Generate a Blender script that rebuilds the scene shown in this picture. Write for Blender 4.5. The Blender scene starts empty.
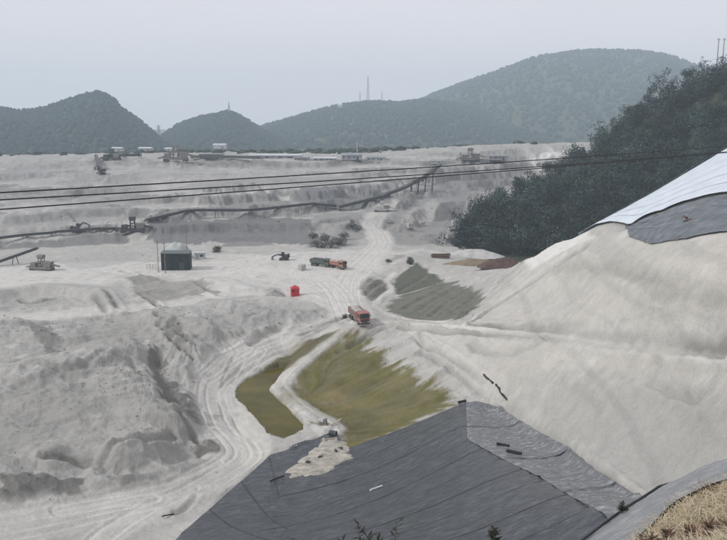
import bpy, math, random
import numpy as np
from mathutils import Vector, Matrix

random.seed(7)
rng = np.random.default_rng(7)
R = math.radians
sc = bpy.context.scene
col = sc.collection

# ------------------------------------------------------------------ camera, sky, sun, exposure
FPX, CX, CY, HORIZON = 780.0, 363.5, 270.0, 118.0          # focal length and horizon in photo pixels
PITCH = math.atan((CY - HORIZON) / FPX)
CAMZ = 40.0
cam_data = bpy.data.cameras.new('camera')
cam = bpy.data.objects.new('camera', cam_data)
col.objects.link(cam)
cam.location = (0, 0, CAMZ)
cam.rotation_euler = (math.pi / 2 - PITCH, 0, 0)
cam_data.sensor_width = 36.0
cam_data.lens = FPX / 727.0 * 36.0
cam_data.clip_start = 0.1
cam_data.clip_end = 20000
sc.camera = cam

SUN_EL, SUN_AZ = R(38), R(255)        # azimuth clockwise from +Y: behind and left of the camera
world = bpy.data.worlds.new('World')
sc.world = world
world.use_nodes = True
wn = world.node_tree.nodes
wl = world.node_tree.links
wn.clear()
sky = wn.new('ShaderNodeTexSky')
sky.sky_type = 'NISHITA'
sky.sun_disc = False
sky.sun_elevation = SUN_EL
sky.sun_rotation = SUN_AZ
sky.dust_density = 4.0
bg_sky = wn.new('ShaderNodeBackground')
bg_sky.inputs['Strength'].default_value = 0.05
wl.new(sky.outputs['Color'], bg_sky.inputs['Color'])
# the even cloud deck that hides the blue: soft, very low contrast cloud structure
tc = wn.new('ShaderNodeTexCoord')
mp = wn.new('ShaderNodeMapping')
mp.inputs['Scale'].default_value = (1.0, 1.0, 3.0)
nz = wn.new('ShaderNodeTexNoise')
nz.inputs['Scale'].default_value = 1.6
nz.inputs['Detail'].default_value = 4
rmp = wn.new('ShaderNodeMapRange')
rmp.inputs['From Min'].default_value = 0.3
rmp.inputs['From Max'].default_value = 0.7
rmp.inputs['To Min'].default_value = 0.96
rmp.inputs['To Max'].default_value = 1.04
bg_cloud = wn.new('ShaderNodeBackground')
bg_cloud.inputs['Color'].default_value = (0.825, 0.805, 0.865, 1)
wl.new(tc.outputs['Generated'], mp.inputs['Vector'])
wl.new(mp.outputs['Vector'], nz.inputs['Vector'])
wl.new(nz.outputs['Fac'], rmp.inputs['Value'])
wl.new(rmp.outputs['Result'], bg_cloud.inputs['Strength'])
mixw = wn.new('ShaderNodeMixShader')
mixw.inputs['Fac'].default_value = 0.93
wl.new(bg_sky.outputs[0], mixw.inputs[1])
wl.new(bg_cloud.outputs[0], mixw.inputs[2])
wout = wn.new('ShaderNodeOutputWorld')
wl.new(mixw.outputs[0], wout.inputs['Surface'])

sun_data = bpy.data.lights.new('sun', 'SUN')
sun_data.energy = 2.1
sun_data.angle = R(10)
sun_data.color = (1.0, 0.98, 0.955)
sun = bpy.data.objects.new('sun', sun_data)
col.objects.link(sun)
sd = Vector((math.sin(SUN_AZ) * math.cos(SUN_EL), math.cos(SUN_AZ) * math.cos(SUN_EL), math.sin(SUN_EL)))
sun.rotation_euler = sd.to_track_quat('Z', 'Y').to_euler()

vs = sc.view_settings
vs.view_transform = 'Standard'
vs.look = 'None'
vs.exposure = 0.0
vs.gamma = 1.0
vs.use_curve_mapping = False
sc.cycles.use_denoising = True
sc.cycles.max_bounces = 6
sc.cycles.diffuse_bounces = 3
sc.cycles.volume_bounces = 2
sc.cycles.transparent_max_bounces = 8

# ------------------------------------------------------------------ helpers: materials
MATS = {}
def mat(name, c, rough=0.8, metal=0.0, var=0.25, scale=3.0, bump=0.0, bscale=12.0, dirt=None, spec=0.3):
    """principled material with noise-driven tone variation, optional dust and fine relief"""
    if name in MATS:
        return MATS[name]
    m = bpy.data.materials.new(name)
    m.use_nodes = True
    n, l = m.node_tree.nodes, m.node_tree.links
    b = n['Principled BSDF']
    b.inputs['Roughness'].default_value = rough
    b.inputs['Metallic'].default_value = metal
    b.inputs['Specular IOR Level'].default_value = spec
    t = n.new('ShaderNodeTexCoord')
    nn = n.new('ShaderNodeTexNoise')
    nn.inputs['Scale'].default_value = scale
    nn.inputs['Detail'].default_value = 5
    l.new(t.outputs['Object'], nn.inputs['Vector'])
    rp = n.new('ShaderNodeValToRGB')
    rp.color_ramp.elements[0].position = 0.3
    rp.color_ramp.elements[1].position = 0.7
    d = dirt or tuple(x * (1 - var) for x in c)
    k = tuple(min(1, x * (1 + var * 0.6)) for x in c)
    rp.color_ramp.elements[0].color = (*d, 1)
    rp.color_ramp.elements[1].color = (*k, 1)
    l.new(nn.outputs['Fac'], rp.inputs['Fac'])
    l.new(rp.outputs['Color'], b.inputs['Base Color'])
    if bump > 0:
        n2 = n.new('ShaderNodeTexNoise')
        n2.inputs['Scale'].default_value = bscale
        n2.inputs['Detail'].default_value = 6
        l.new(t.outputs['Object'], n2.inputs['Vector'])
        bp = n.new('ShaderNodeBump')
        bp.inputs['Strength'].default_value = 0.8
        bp.inputs['Distance'].default_value = bump
        l.new(n2.outputs['Fac'], bp.inputs['Height'])
        l.new(bp.outputs['Normal'], b.inputs['Normal'])
    MATS[name] = m
    return m

def attr_mat(name, attr, rough=0.95, scales=((0.35, 0.16), (2.2, 0.05), (9.0, 0.02)), tone=0.12, tscale=1.3, rattr=None, spec=0.2, grit=0.0):
    """colour from a mesh attribute, noise tone on top, relief from several noises"""
    m = bpy.data.materials.new(name)
    m.use_nodes = True
    n, l = m.node_tree.nodes, m.node_tree.links
    b = n['Principled BSDF']
    b.inputs['Roughness'].default_value = rough
    b.inputs['Specular IOR Level'].default_value = spec
    a = n.new('ShaderNodeAttribute')
    a.attribute_name = attr
    t = n.new('ShaderNodeTexCoord')
    nn = n.new('ShaderNodeTexNoise')
    nn.inputs['Scale'].default_value = tscale
    nn.inputs['Detail'].default_value = 8
    nn.inputs['Roughness'].default_value = 0.65
    l.new(t.outputs['Object'], nn.inputs['Vector'])
    mr = n.new('ShaderNodeMapRange')
    mr.inputs['From Min'].default_value = 0.25
    mr.inputs['From Max'].default_value = 0.75
    mr.inputs['To Min'].default_value = 1 - tone
    mr.inputs['To Max'].default_value = 1 + tone
    l.new(nn.outputs['Fac'], mr.inputs['Value'])
    if grit:
        ng = n.new('ShaderNodeTexNoise'); ng.inputs['Scale'].default_value = tscale * 5.5; ng.inputs['Detail'].default_value = 6; ng.inputs['Roughness'].default_value = 0.8
        l.new(t.outputs['Object'], ng.inputs['Vector'])
        mg = n.new('ShaderNodeMapRange')
        mg.inputs['From Min'].default_value = 0.3; mg.inputs['From Max'].default_value = 0.7
        mg.inputs['To Min'].default_value = 1 - grit; mg.inputs['To Max'].default_value = 1 + grit
        l.new(ng.outputs['Fac'], mg.inputs['Value'])
        mu = n.new('ShaderNodeMath'); mu.operation = 'MULTIPLY'
        l.new(mr.outputs['Result'], mu.inputs[0]); l.new(mg.outputs['Result'], mu.inputs[1])
        mr = mu
        nf = n.new('ShaderNodeTexNoise'); nf.inputs['Scale'].default_value = 7.0; nf.inputs['Detail'].default_value = 3; nf.inputs['Roughness'].default_value = 0.7
        l.new(t.outputs['Object'], nf.inputs['Vector'])
        mf = n.new('ShaderNodeMapRange')
        mf.inputs['From Min'].default_value = 0.32; mf.inputs['From Max'].default_value = 0.68
        mf.inputs['To Min'].default_value = 1 - grit * 0.9; mf.inputs['To Max'].default_value = 1 + grit * 0.7
        l.new(nf.outputs['Fac'], mf.inputs['Value'])
        mu2 = n.new('ShaderNodeMath'); mu2.operation = 'MULTIPLY'
        l.new(mu.outputs[0], mu2.inputs[0]); l.new(mf.outputs['Result'], mu2.inputs[1])
        mr = mu2
    vm = n.new('ShaderNodeVectorMath')
    vm.operation = 'SCALE'
    l.new(a.outputs['Color'], vm.inputs[0])
    l.new(mr.outputs[0], vm.inputs['Scale'])
    l.new(vm.outputs['Vector'], b.inputs['Base Color'])
    if rattr:
        ra = n.new('ShaderNodeAttribute')
        ra.attribute_name = rattr
        l.new(ra.outputs['Fac'], b.inputs['Roughness'])
    prev = None
    for s, dist in scales:
        n2 = n.new('ShaderNodeTexNoise')
        n2.inputs['Scale'].default_value = s
        n2.inputs['Detail'].default_value = 5
        l.new(t.outputs['Object'], n2.inputs['Vector'])
        bp = n.new('ShaderNodeBump')
        bp.inputs['Strength'].default_value = 1.0
        bp.inputs['Distance'].default_value = dist
        l.new(n2.outputs['Fac'], bp.inputs['Height'])
        if prev:
            l.new(prev.outputs['Normal'], bp.inputs['Normal'])
        prev = bp
    if prev:
        l.new(prev.outputs['Normal'], b.inputs['Normal'])
    MATS[name] = m
    return m

# ------------------------------------------------------------------ helpers: meshes and objects
def tag(o, label=None, cat=None, group=None, kind=None):
    if label: o['label'] = label
    if cat: o['category'] = cat
    if group: o['group'] = group
    if kind: o['kind'] = kind
    return o

def np_mesh(name, V, F, m, parent=None, smooth=False, colors=None, extra=None):
    """one mesh object from numpy arrays; F is (n,3) or (n,4)"""
    me = bpy.data.meshes.new(name)
    V = np.asarray(V, dtype=np.float32)
    F = np.asarray(F, dtype=np.int32)
    k = F.shape[1]
    me.vertices.add(len(V))
    me.vertices.foreach_set('co', V.ravel())
    me.loops.add(F.size)
    me.loops.foreach_set('vertex_index', F.ravel())
    me.polygons.add(len(F))
    me.polygons.foreach_set('loop_start', np.arange(0, F.size, k, dtype=np.int32))
    if smooth:
        me.polygons.foreach_set('use_smooth', np.ones(len(F), dtype=bool))
    if colors is not None:
        at = me.color_attributes.new('tint', 'FLOAT_COLOR', 'POINT')
        c4 = np.ones((len(V), 4), dtype=np.float32)
        c4[:, :3] = colors
        at.data.foreach_set('color', c4.ravel())
    for nm, arr in (extra or {}).items():
        at = me.attributes.new(nm, 'FLOAT', 'POINT')
        at.data.foreach_set('value', np.asarray(arr, dtype=np.float32).ravel())
    me.update(calc_edges=True)
    me.validate()
    me.materials.append(m)
    o = bpy.data.objects.new(name, me)
    col.objects.link(o)
    if parent: o.parent = parent
    return o

def empty(name, loc, rz=0.0):
    o = bpy.data.objects.new(name, None)
    col.objects.link(o)
    o.location = loc
    o.rotation_euler = (0, 0, rz)
    o.empty_display_size = 0.3
    return o

class MB:
    """collects boxes, tubes and prisms into one mesh"""
    def __init__(s):
        s.v, s.f = [], []
    def add(s, v, f):
        k = len(s.v)
        s.v += [tuple(p) for p in v]
        s.f += [tuple(i + k for i in q) for q in f]
        return s
    def box(s, c, d, rz=0.0, rx=0.0, taper=1.0, ry=0.0):
        M = Matrix.Translation(c) @ Matrix.Rotation(rz, 4, 'Z') @ Matrix.Rotation(ry, 4, 'Y') @ Matrix.Rotation(rx, 4, 'X')
        x, y, z = d[0] / 2, d[1] / 2, d[2] / 2
        v = []
        for sz in (-1, 1):
            t = 1.0 if sz < 0 else taper
            for sx, sy in ((-1, -1), (1, -1), (1, 1), (-1, 1)):
                v.append(M @ Vector((sx * x * t, sy * y * t, sz * z)))
        return s.add(v, [(3, 2, 1, 0), (4, 5, 6, 7), (0, 1, 5, 4), (1, 2, 6, 5), (2, 3, 7, 6), (3, 0, 4, 7)])
    def tube(s, p, q, r, r2=None, n=8):
        p, q = Vector(p), Vector(q)
        r2 = r if r2 is None else r2
        d = (q - p)
        if d.length < 1e-6: return s
        z = d.normalized()
        x = z.orthogonal().normalized()
        y = z.cross(x)
        v = []
        for c, rr in ((p, r), (q, r2)):
            for i in range(n):
                a = 2 * math.pi * i / n
                v.append(c + x * (rr * math.cos(a)) + y * (rr * math.sin(a)))
        f = [(i, (i + 1) % n, n + (i + 1) % n, n + i) for i in range(n)]
        f += [tuple(reversed(range(n))), tuple(range(n, 2 * n))]
        return s.add(v, f)
    def bar(s, p, q, w, h):
        """rectangular bar between two points"""
        p, q = Vector(p), Vector(q)
        d = (q - p).normalized()
        side = d.cross(Vector((0, 0, 1)))
        side = Vector((1, 0, 0)) if side.length < 1e-3 else side.normalized()
        up = side.cross(d)
        v = []
        for c in (p, q):
            for a, b in ((-1, -1), (1, -1), (1, 1), (-1, 1)):
                v.append(c + side * (a * w / 2) + up * (b * h / 2))
        return s.add(v, [(3, 2, 1, 0), (4, 5, 6, 7), (0, 1, 5, 4), (1, 2, 6, 5), (2, 3, 7, 6), (3, 0, 4, 7)])
    def prism(s, prof, y0, y1):
        """profile in x-z, extruded along y"""
        n = len(prof)
        v = [(a, y0, b) for a, b in prof] + [(a, y1, b) for a, b in prof]
        f = [(i, (i + 1) % n, n + (i + 1) % n, n + i) for i in range(n)]
        f += [tuple(reversed(range(n))), tuple(range(n, 2 * n))]
        return s.add(v, f)
    def build(s, name, m, parent=None, bevel=0.0):
        me = bpy.data.meshes.new(name)
        me.from_pydata(s.v, [], s.f)
        me.update()
        me.materials.append(m)
        o = bpy.data.objects.new(name, me)
        col.objects.link(o)
        if parent: o.parent = parent
        if bevel > 0:
            b = o.modifiers.new('bevel', 'BEVEL')
            b.width = bevel
            b.segments = 2
            b.limit_method = 'ANGLE'
        return o

def copy_tree(o, parent=None):
    c = o.copy()
    col.objects.link(c)
    c.parent = parent
    for ch in o.children:
        copy_tree(ch, c)
    return c

# ------------------------------------------------------------------ helpers: noise
def _hash(ix, iy, seed):
    h = (ix.astype(np.int64) * 374761393 + iy.astype(np.int64) * 668265263 + seed * 974634877) & 0xffffffff
    h = ((h ^ (h >> 13)) * 1274126177) & 0xffffffff
    h = h ^ (h >> 16)
    return (h & 0xffffff) / float(0xffffff)
def vnoise(x, y, seed=0):
    ix, iy = np.floor(x), np.floor(y)
    fx, fy = x - ix, y - iy
    fx = fx * fx * (3 - 2 * fx); fy = fy * fy * (3 - 2 * fy)
    a = _hash(ix, iy, seed); b = _hash(ix + 1, iy, seed)
    c = _hash(ix, iy + 1, seed); d = _hash(ix + 1, iy + 1, seed)
    return (a * (1 - fx) + b * fx) * (1 - fy) + (c * (1 - fx) + d * fx) * fy
def fbm(x, y, octaves=4, seed=0, gain=0.5):
    s, amp, tot = 0.0, 1.0, 0.0
    for k in range(octaves):
        s = s + amp * (vnoise(x * 2 ** k + 13.7 * k, y * 2 ** k - 7.3 * k, seed + k) * 2 - 1)
        tot += amp; amp *= gain
    return s / tot
def sstep(a, b, x):
    t = np.clip((x - a) / (b - a), 0, 1)
    return t * t * (3 - 2 * t)

# ------------------------------------------------------------------ photo pixel -> view ray  (X = u*D, Y = D, drop below camera = s*D)
def ray(px, py):
    dx, dy = (px - CX) / FPX, (CY - py) / FPX
    w = math.cos(PITCH) + dy * math.sin(PITCH)
    return dx / w, (math.sin(PITCH) - dy * math.cos(PITCH)) / w
def PH(px, py, h):          # point of that pixel on the level h metres below the camera
    u, s = ray(px, py)
    return (u, math.log(h / s), h)
def PD(px, py, D):          # point of that pixel at distance D
    u, s = ray(px, py)
    return (u, math.log(D), s * D)
def UD(px, D, h):           # column, distance and drop
    return ((px - CX) / FPX, math.log(D), h)

# ------------------------------------------------------------------ the quarry ground: break lines surveyed from the photograph
LINES = []
def LH(*p): LINES.append([PH(*q) for q in p])
def LD(*p): LINES.append([PD(*q) for q in p])
def LU(*p): LINES.append([UD(*q) for q in p])
# near bank the camera stands on, and its lip
LU((-120, 3, 2.6), (363, 3, 2.6), (850, 3, 2.4))
LD((-150, 720, 8), (100, 700, 8), (363, 660, 9), (500, 600, 10), (570, 556, 10.7), (600, 532, 11.3), (630, 510, 12), (660, 491, 12.7), (690, 480, 13.3), (727, 473, 14), (800, 465, 15), (900, 458, 16))
LD((690, 545, 8.5), (760, 530, 9))
# hidden hillside below the lip
LU((-120, 14, 10), (363, 14, 10), (560, 15, 11), (700, 19, 12.5), (850, 21, 13))
LU((-120, 25, 17), (200, 25, 17), (500, 25, 17), (700, 28, 18), (850, 28, 17))
LU((-120, 42, 29), (150, 42, 28), (363, 42, 26), (560, 40, 24.5), (700, 40, 24), (850, 40, 21))
# lined embankment
LH((200, 545, 38), (300, 545, 35.2), (400, 540, 32.4), (500, 540, 30), (560, 545, 28.8))
LH((605, 515, 28), (540, 478, 32), (468, 440, 36.4), (466, 405, 38.6))
LH((640, 497, 30.2), (570, 450, 34.6), (500, 408, 39))
LH((465, 403, 39), (400, 430, 40.8), (345, 450, 41.9), (310, 470, 41.6), (268, 457, 41.7), (225, 495, 41), (180, 535, 40))
LH((300, 517, 40.4), (350, 497, 40.2), (400, 474, 39.5), (440, 454, 38.0), (468, 440, 36.4))
# pond and moss slope
LH((240, 396, 42.5), (262, 424, 42.6), (296, 430, 42.6), (283, 412, 42.6), (262, 385, 42.5), (282, 438, 42.5), (250, 405, 42.6))
LH((274, 389, 41.3), (305, 415, 41.3), (328, 428, 41.4))
LH((335, 332, 38.2), (300, 360, 40.3), (274, 389, 41.3))
LH((318, 338, 39.2), (290, 356, 41.2), (266, 374, 42.2))
LH((305, 392, 42.0), (330, 420, 42.1), (350, 442, 42.1))
LH((330, 375, 41.1), (360, 400, 41.5), (400, 412, 40.8))
LH((350, 350, 39.4), (380, 370, 39.6), (420, 390, 39.6), (450, 397, 39.3))
LH((380, 335, 37.8), (400, 350, 38), (440, 360, 37.1), (475, 382, 37.7))
# right hill: bench road, lower slope, upper slope, crest
LH((358, 322, 37.2), (400, 324, 36.6), (440, 327, 35.4), (500, 330, 32.4), (560, 335, 29), (620, 341, 25.8), (727, 349, 21), (850, 360, 17))
LH((500, 370, 35.6), (560, 366, 31), (640, 400, 28.4), (727, 418, 24))
LH((540, 400, 35), (620, 440, 30.6), (680, 455, 28.2), (727, 474, 26.4), (850, 490, 23))
LH((480, 305, 33.8), (540, 292, 28.2), (600, 290, 22.6), (660, 288, 18.6), (727, 292, 16.6), (850, 290, 13))
LH((510, 268, 31), (530, 257, 27.2), (550, 247, 23.2), (580, 238, 19.6), (610, 232, 17), (650, 229, 14.8), (690, 226, 13), (727, 227, 12.2), (850, 220, 9))
# covered heap behind the crest, then the hidden dip before the wood
LD((630, 229, 117), (660, 215, 111), (690, 204, 107), (727, 197, 104), (850, 170, 100))
LD((588, 236, 140), (610, 222, 137), (650, 198, 133), (690, 172, 130), (727, 150, 128), (850, 75, 124))
LU((560, 165, 34), (640, 170, 30), (727, 172, 26), (850, 170, 22))
LU((520, 205, 40), (640, 205, 38), (727, 205, 36), (850, 205, 32))
# working floor
LH((-120, 275, 36), (0, 275, 36.4), (60, 269, 36.8), (120, 262, 36.9), (176, 270, 36.9), (250, 264, 37), (300, 270, 37), (350, 263, 37), (380, 247, 37), (420, 256, 37))
LH((250, 280, 37), (300, 286, 37), (345, 290, 37), (358, 313, 37.2))
LH((-120, 258, 37), (0, 255, 37.3), (100, 250, 37.2), (200, 250, 37.1), (260, 252, 37.1), (330, 251, 37.2))
LH((440, 262, 36.9), (470, 270, 36.4), (500, 262, 34))
LH((415, 268, 37.1), (433, 275, 37), (478, 298, 34.8))
LH((398, 276, 38), (393, 290, 38.4), (378, 303, 38.2), (395, 316, 37.9), (425, 320, 37.4), (445, 318, 36.4))
LH((365, 282, 37.2), (362, 295, 37.3))
# left slope with its shelf road, low road
LH((-120, 326, 35.2), (0, 320, 35.8), (90, 313, 36), (150, 308, 36.5), (205, 301, 36.8), (250, 297, 37), (300, 300, 37), (330, 307, 37.2))
LH((-120, 300, 34.6), (0, 296, 35.2), (60, 288, 35.2), (105, 282, 36))
LH((135, 280, 36), (165, 286, 36.6), (200, 285, 36.4))
LH((0, 362, 36.8), (60, 360, 37.2), (120, 352, 37.6), (180, 343, 37.8), (230, 335, 38.2), (280, 324, 38.2), (315, 318, 38))
LH((-120, 425, 37.5), (0, 420, 38), (80, 420, 38.4), (130, 412, 38.8))
LH((148, 336, 37.6), (153, 352, 38.9), (158, 378, 40.4), (188, 408, 41.4))
LH((100, 372, 37.2), (122, 392, 38.0), (150, 428, 39.6))
LH((205, 322, 37.2), (196, 350, 38.3), (198, 372, 40.0))
LH((340, 325, 37.6), (300, 338, 38.6), (262, 352, 40), (232, 368, 41), (213, 390, 41.6), (214, 405, 41.7), (224, 425, 41.8), (242, 445, 41.8), (240, 460, 41.8), (185, 490, 41.2), (130, 503, 40.8), (70, 515, 40.2), (0, 527, 39.6), (-120, 545, 38.6))
LH((0, 475, 38.6), (80, 472, 39.4), (150, 466, 40.3), (195, 452, 41.3))
LH((-120, 575, 38.5), (0, 565, 39.5), (100, 548, 40.5), (150, 540, 40.6))
# tailings terraces across the valley
LH((-120, 250, 37.4), (0, 247, 37.4), (60, 243, 37), (130, 240, 37), (200, 244, 37), (250, 240, 37), (310, 248, 37.1), (352, 247, 37), (372, 236, 37), (420, 247, 37), (458, 247, 37.4))
LH((-120, 245, 36), (0, 241, 36), (60, 234, 35), (130, 227, 34.2), (200, 219, 33.4), (250, 216, 33.2), (340, 209, 33), (385, 202, 32.8), (435, 200, 33))
LH((140, 222, 32.4), (190, 212, 31.6), (340, 206, 32.4), (380, 198, 32))
LH((0, 214, 31.5), (100, 205, 31), (180, 197, 28.4), (205, 190, 26.4), (300, 187, 26), (368, 188, 26), (395, 186, 29), (430, 184, 29.5), (460, 190, 31))
LH((205, 184, 26), (300, 181, 25.8), (365, 181, 26))
LH((392, 222, 35), (420, 217, 34.6), (460, 215, 34.8))
LH((0, 186, 27), (100, 178, 25.4), (200, 175, 25), (300, 174, 24.8), (390, 176, 26), (445, 172, 25.4), (520, 168, 26))
LH((-120, 168, 22.5), (0, 164, 22), (60, 160, 21), (100, 155, 20), (270, 157, 20), (400, 160, 21.4), (480, 156, 19.5), (560, 150, 17.4), (700, 150, 18))
LU((-120, 560, 27), (363, 560, 25), (850, 560, 25))
LU((-120, 900, 46), (363, 900, 46), (850, 900, 46))
# the wooded hill on the right
LD((458, 246, 250), (472, 226, 268), (500, 209, 288), (540, 190, 308), (592, 161, 330), (622, 132, 330), (660, 105, 325), (727, 74, 315), (850, 40, 300))
LU((480, 238, 41), (560, 238, 38), (640, 240, 33), (727, 240, 27), (850, 238, 18))
LU((640, 285, 12), (727, 280, 3), (850, 270, -8))
LU((490, 380, 36), (600, 430, 30), (727, 430, 24), (850, 430, 18))

pts = []
for ln in LINES:
    for a, b in zip(ln, ln[1:]):
        L = math.hypot(b[0] - a[0], b[1] - a[1])
        k = max(1, int(L / 0.035))
        for i in range(k):
            t = i / k
            pts.append(tuple(a[j] + (b[j] - a[j]) * t for j in range(3)))
    pts.append(ln[-1])
pts = np.array(pts)
key = np.round(pts[:, :2] / 0.006).astype(int)
_, keep = np.unique(key, axis=0, return_index=True)
pts = pts[np.sort(keep)]
N = len(pts)
dist = np.hypot(pts[:, None, 0] - pts[None, :, 0], pts[:, None, 1] - pts[None, :, 1])
A = np.zeros((N + 3, N + 3))
A[:N, :N] = dist - 0.0006 * np.eye(N)
A[:N, N] = 1; A[N, :N] = 1
A[:N, N + 1:N + 3] = pts[:, :2]; A[N + 1:N + 3, :N] = pts[:, :2].T
coef = np.linalg.solve(A, np.concatenate([pts[:, 2], np.zeros(3)]))

# survey grid: columns fan out from the camera, rows get closer where the picture needs them
uc = np.concatenate([np.linspace(-0.66, -0.50, 14, endpoint=False), np.linspace(-0.50, 0.50, 700, endpoint=False), np.linspace(0.50, 0.66, 15)])
dd = np.exp(np.linspace(math.log(3), math.log(900), 4000))
wt = np.where(dd < 8, 0.5, np.where(dd < 16, 1.6, np.where(dd < 50, 0.3, np.where(dd < 175, 3.0, np.where(dd < 450, 1.7, 0.4)))))
cum = np.cumsum(wt); cum = (cum - cum[0]) / (cum[-1] - cum[0])
NR = 930
Dr = np.interp(np.linspace(0, 1, NR), cum, dd)
Lr = np.log(Dr)
def rbf(u, v):
    out = np.empty(len(u))
    for i in range(0, len(u), 20000):
        j = slice(i, i + 20000)
        d = np.sqrt((u[j, None] - pts[None, :, 0]) ** 2 + (v[j, None] - pts[None, :, 1]) ** 2)
        out[j] = d @ coef[:N] + coef[N] + coef[N + 1] * u[j] + coef[N + 2] * v[j]
    return out
cs = np.unique(np.concatenate([np.arange(0, len(uc), 3), [len(uc) - 1]]))
rs = np.unique(np.concatenate([np.arange(0, NR, 3), [NR - 1]]))
gu, gv = np.meshgrid(uc[cs], Lr[rs])
hc = rbf(gu.ravel(), gv.ravel()).reshape(gu.shape)
tmp = np.stack([np.interp(uc, uc[cs], hc[i]) for i in range(len(rs))])
H0 = np.stack([np.interp(Lr, Lr[rs], tmp[:, j]) for j in range(len(uc))], axis=1)      # drop below camera (NR, NC)
NC = len(uc)
U, LV = np.meshgrid(uc, Lr)
DD = np.exp(LV)
XX, YY = U * DD, DD
Z = CAMZ - H0
Z0 = Z.copy()                 # smooth survey surface, before relief

def bil(G, u, D):
    """bilinear lookup of a grid at column u and distance D"""
    u = np.asarray(u, float); D = np.asarray(D, float)
    fj = np.interp(u, uc, np.arange(NC)); fi = np.interp(np.log(np.maximum(D, 3.001)), Lr, np.arange(NR))
    i0 = np.minimum(fi.astype(int), NR - 2); j0 = np.minimum(fj.astype(int), NC - 2)
    a, b = fi - i0, fj - j0
    return (G[i0, j0] * (1 - b) + G[i0, j0 + 1] * b) * (1 - a) + (G[i0 + 1, j0] * (1 - b) + G[i0 + 1, j0 + 1] * b) * a
def ground_z(x, y):
    return bil(Z, np.asarray(x) / np.asarray(y), y)
def ground(px, py, dmin=0.0, G=None):
    """first point where the sight line of a photo pixel meets the ground"""
    u, s = ray(px, py)
    G = Z if G is None else G
    colz = bil(G, np.full(NR, u), Dr)
    below = (CAMZ - s * Dr) <= colz
    below &= Dr > dmin
    k = int(np.argmax(below)) if below.any() else NR - 1
    if k == 0: D = Dr[0]
    else:
        f0 = CAMZ - s * Dr[k - 1] - colz[k - 1]; f1 = CAMZ - s * Dr[k] - colz[k]
        t = f0 / (f0 - f1) if f0 > 0 and f1 <= 0 else 1.0
        D = Dr[k - 1] + t * (Dr[k] - Dr[k - 1])
    return Vector((u * D, D, float(bil(G, u, D))))
def uvpoly(pxs, dmin=0.0):
    out = []
    for p in pxs:
        g = ground(*p, dmin=dmin, G=Z0)
        out.append((g.x / g.y, math.log(g.y)))
    return out

def seg_dist(line, box=0.06):
    """distance to a polyline in the conformal (u, ln D) plane; signed side and arc position; only near the line"""
    P = np.array(line)
    d = np.full(U.shape, 9.0); side = np.zeros(U.shape); arc = np.zeros(U.shape)
    i0, i1 = np.searchsorted(Lr, [P[:, 1].min() - box, P[:, 1].max() + box])
    j0, j1 = np.searchsorted(uc, [P[:, 0].min() - box, P[:, 0].max() + box])
    if i1 <= i0 or j1 <= j0: return d, side, arc
    u, v = U[i0:i1, j0:j1], LV[i0:i1, j0:j1]
    db = np.full(u.shape, 9.0); sb = np.zeros(u.shape); ab = np.zeros(u.shape); acc = 0.0
    for a, b in zip(P, P[1:]):
        e = b - a; L = math.hypot(*e) + 1e-9
        t = np.clip(((u - a[0]) * e[0] + (v - a[1]) * e[1]) / L ** 2, 0, 1)
        dx, dy = u - a[0] - t * e[0], v - a[1] - t * e[1]
        q = np.hypot(dx, dy)
        k = q < db
        db = np.where(k, q, db); sb = np.where(k, np.sign(e[0] * dy - e[1] * dx), sb); ab = np.where(k, acc + t * L, ab)
        acc += L
    d[i0:i1, j0:j1] = db; side[i0:i1, j0:j1] = sb; arc[i0:i1, j0:j1] = ab
    return d, side, arc
def inside(poly):
    P = np.array(poly); r = np.zeros(U.shape, bool)
    i0, i1 = np.searchsorted(Lr, [P[:, 1].min() - .001, P[:, 1].max() + .001])
    j0, j1 = np.searchsorted(uc, [P[:, 0].min() - .001, P[:, 0].max() + .001])
    u, v = U[i0:i1, j0:j1], LV[i0:i1, j0:j1]
    c = np.zeros(u.shape, bool)
    for (ax, ay), (bx, by) in zip(poly, poly[1:] + poly[:1]):
        if ay == by: continue
        c ^= ((ay > v) != (by > v)) & (u < (bx - ax) * (v - ay) / (by - ay) + ax)
    r[i0:i1, j0:j1] = c
    return r
def zone(pxs, soft=3.0, noise=0.0, nse=None, dmin=0.0):
    """soft mask of an area outlined on the ground; soft and noise in photo pixels"""
    poly = uvpoly(pxs, dmin)
    ins = inside(poly)
    d, _, _ = seg_dist(poly + poly[:1], box=0.08)
    sd_ = np.where(ins, d, -d) * FPX
    if nse is not None: sd_ = sd_ + noise * nse
    return sstep(-soft, soft, sd_)

# relief: gully streaks run down the slopes (line integral along the fall line), plus rough ground
gy = np.gradient(Z, axis=0) / np.gradient(DD, axis=0)
gx = np.gradient(Z, axis=1) / np.gradient(XX, axis=1)
gyw = gy - gx * U                         # dZ/dY at constant X
gyw = gyw
slope = np.hypot(gx, gyw)
dirx, diry = gx / (slope + 1e-6), gyw / (slope + 1e-6)
drow = np.gradient(DD, axis=0); dcol = DD * np.gradient(uc)[None, :]
di, dj = diry / drow, (dirx - U * diry) / dcol
ln_ = np.hypot(di, dj) + 1e-9
di, dj = di / ln_, dj / ln_
def blur(G, k):
    for ax in (0, 1):
        c = np.cumsum(np.concatenate([np.repeat(np.take(G, [0], ax), k + 1, ax), G, np.repeat(np.take(G, [-1], ax), k, ax)], ax), ax)
        n = G.shape[ax]
        G = (np.take(c, np.arange(2 * k + 1, 2 * k + 1 + n), ax) - np.take(c, np.arange(0, n), ax)) / (2 * k + 1)
    return G
di, dj = blur(di, 4), blur(dj, 4)
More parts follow.
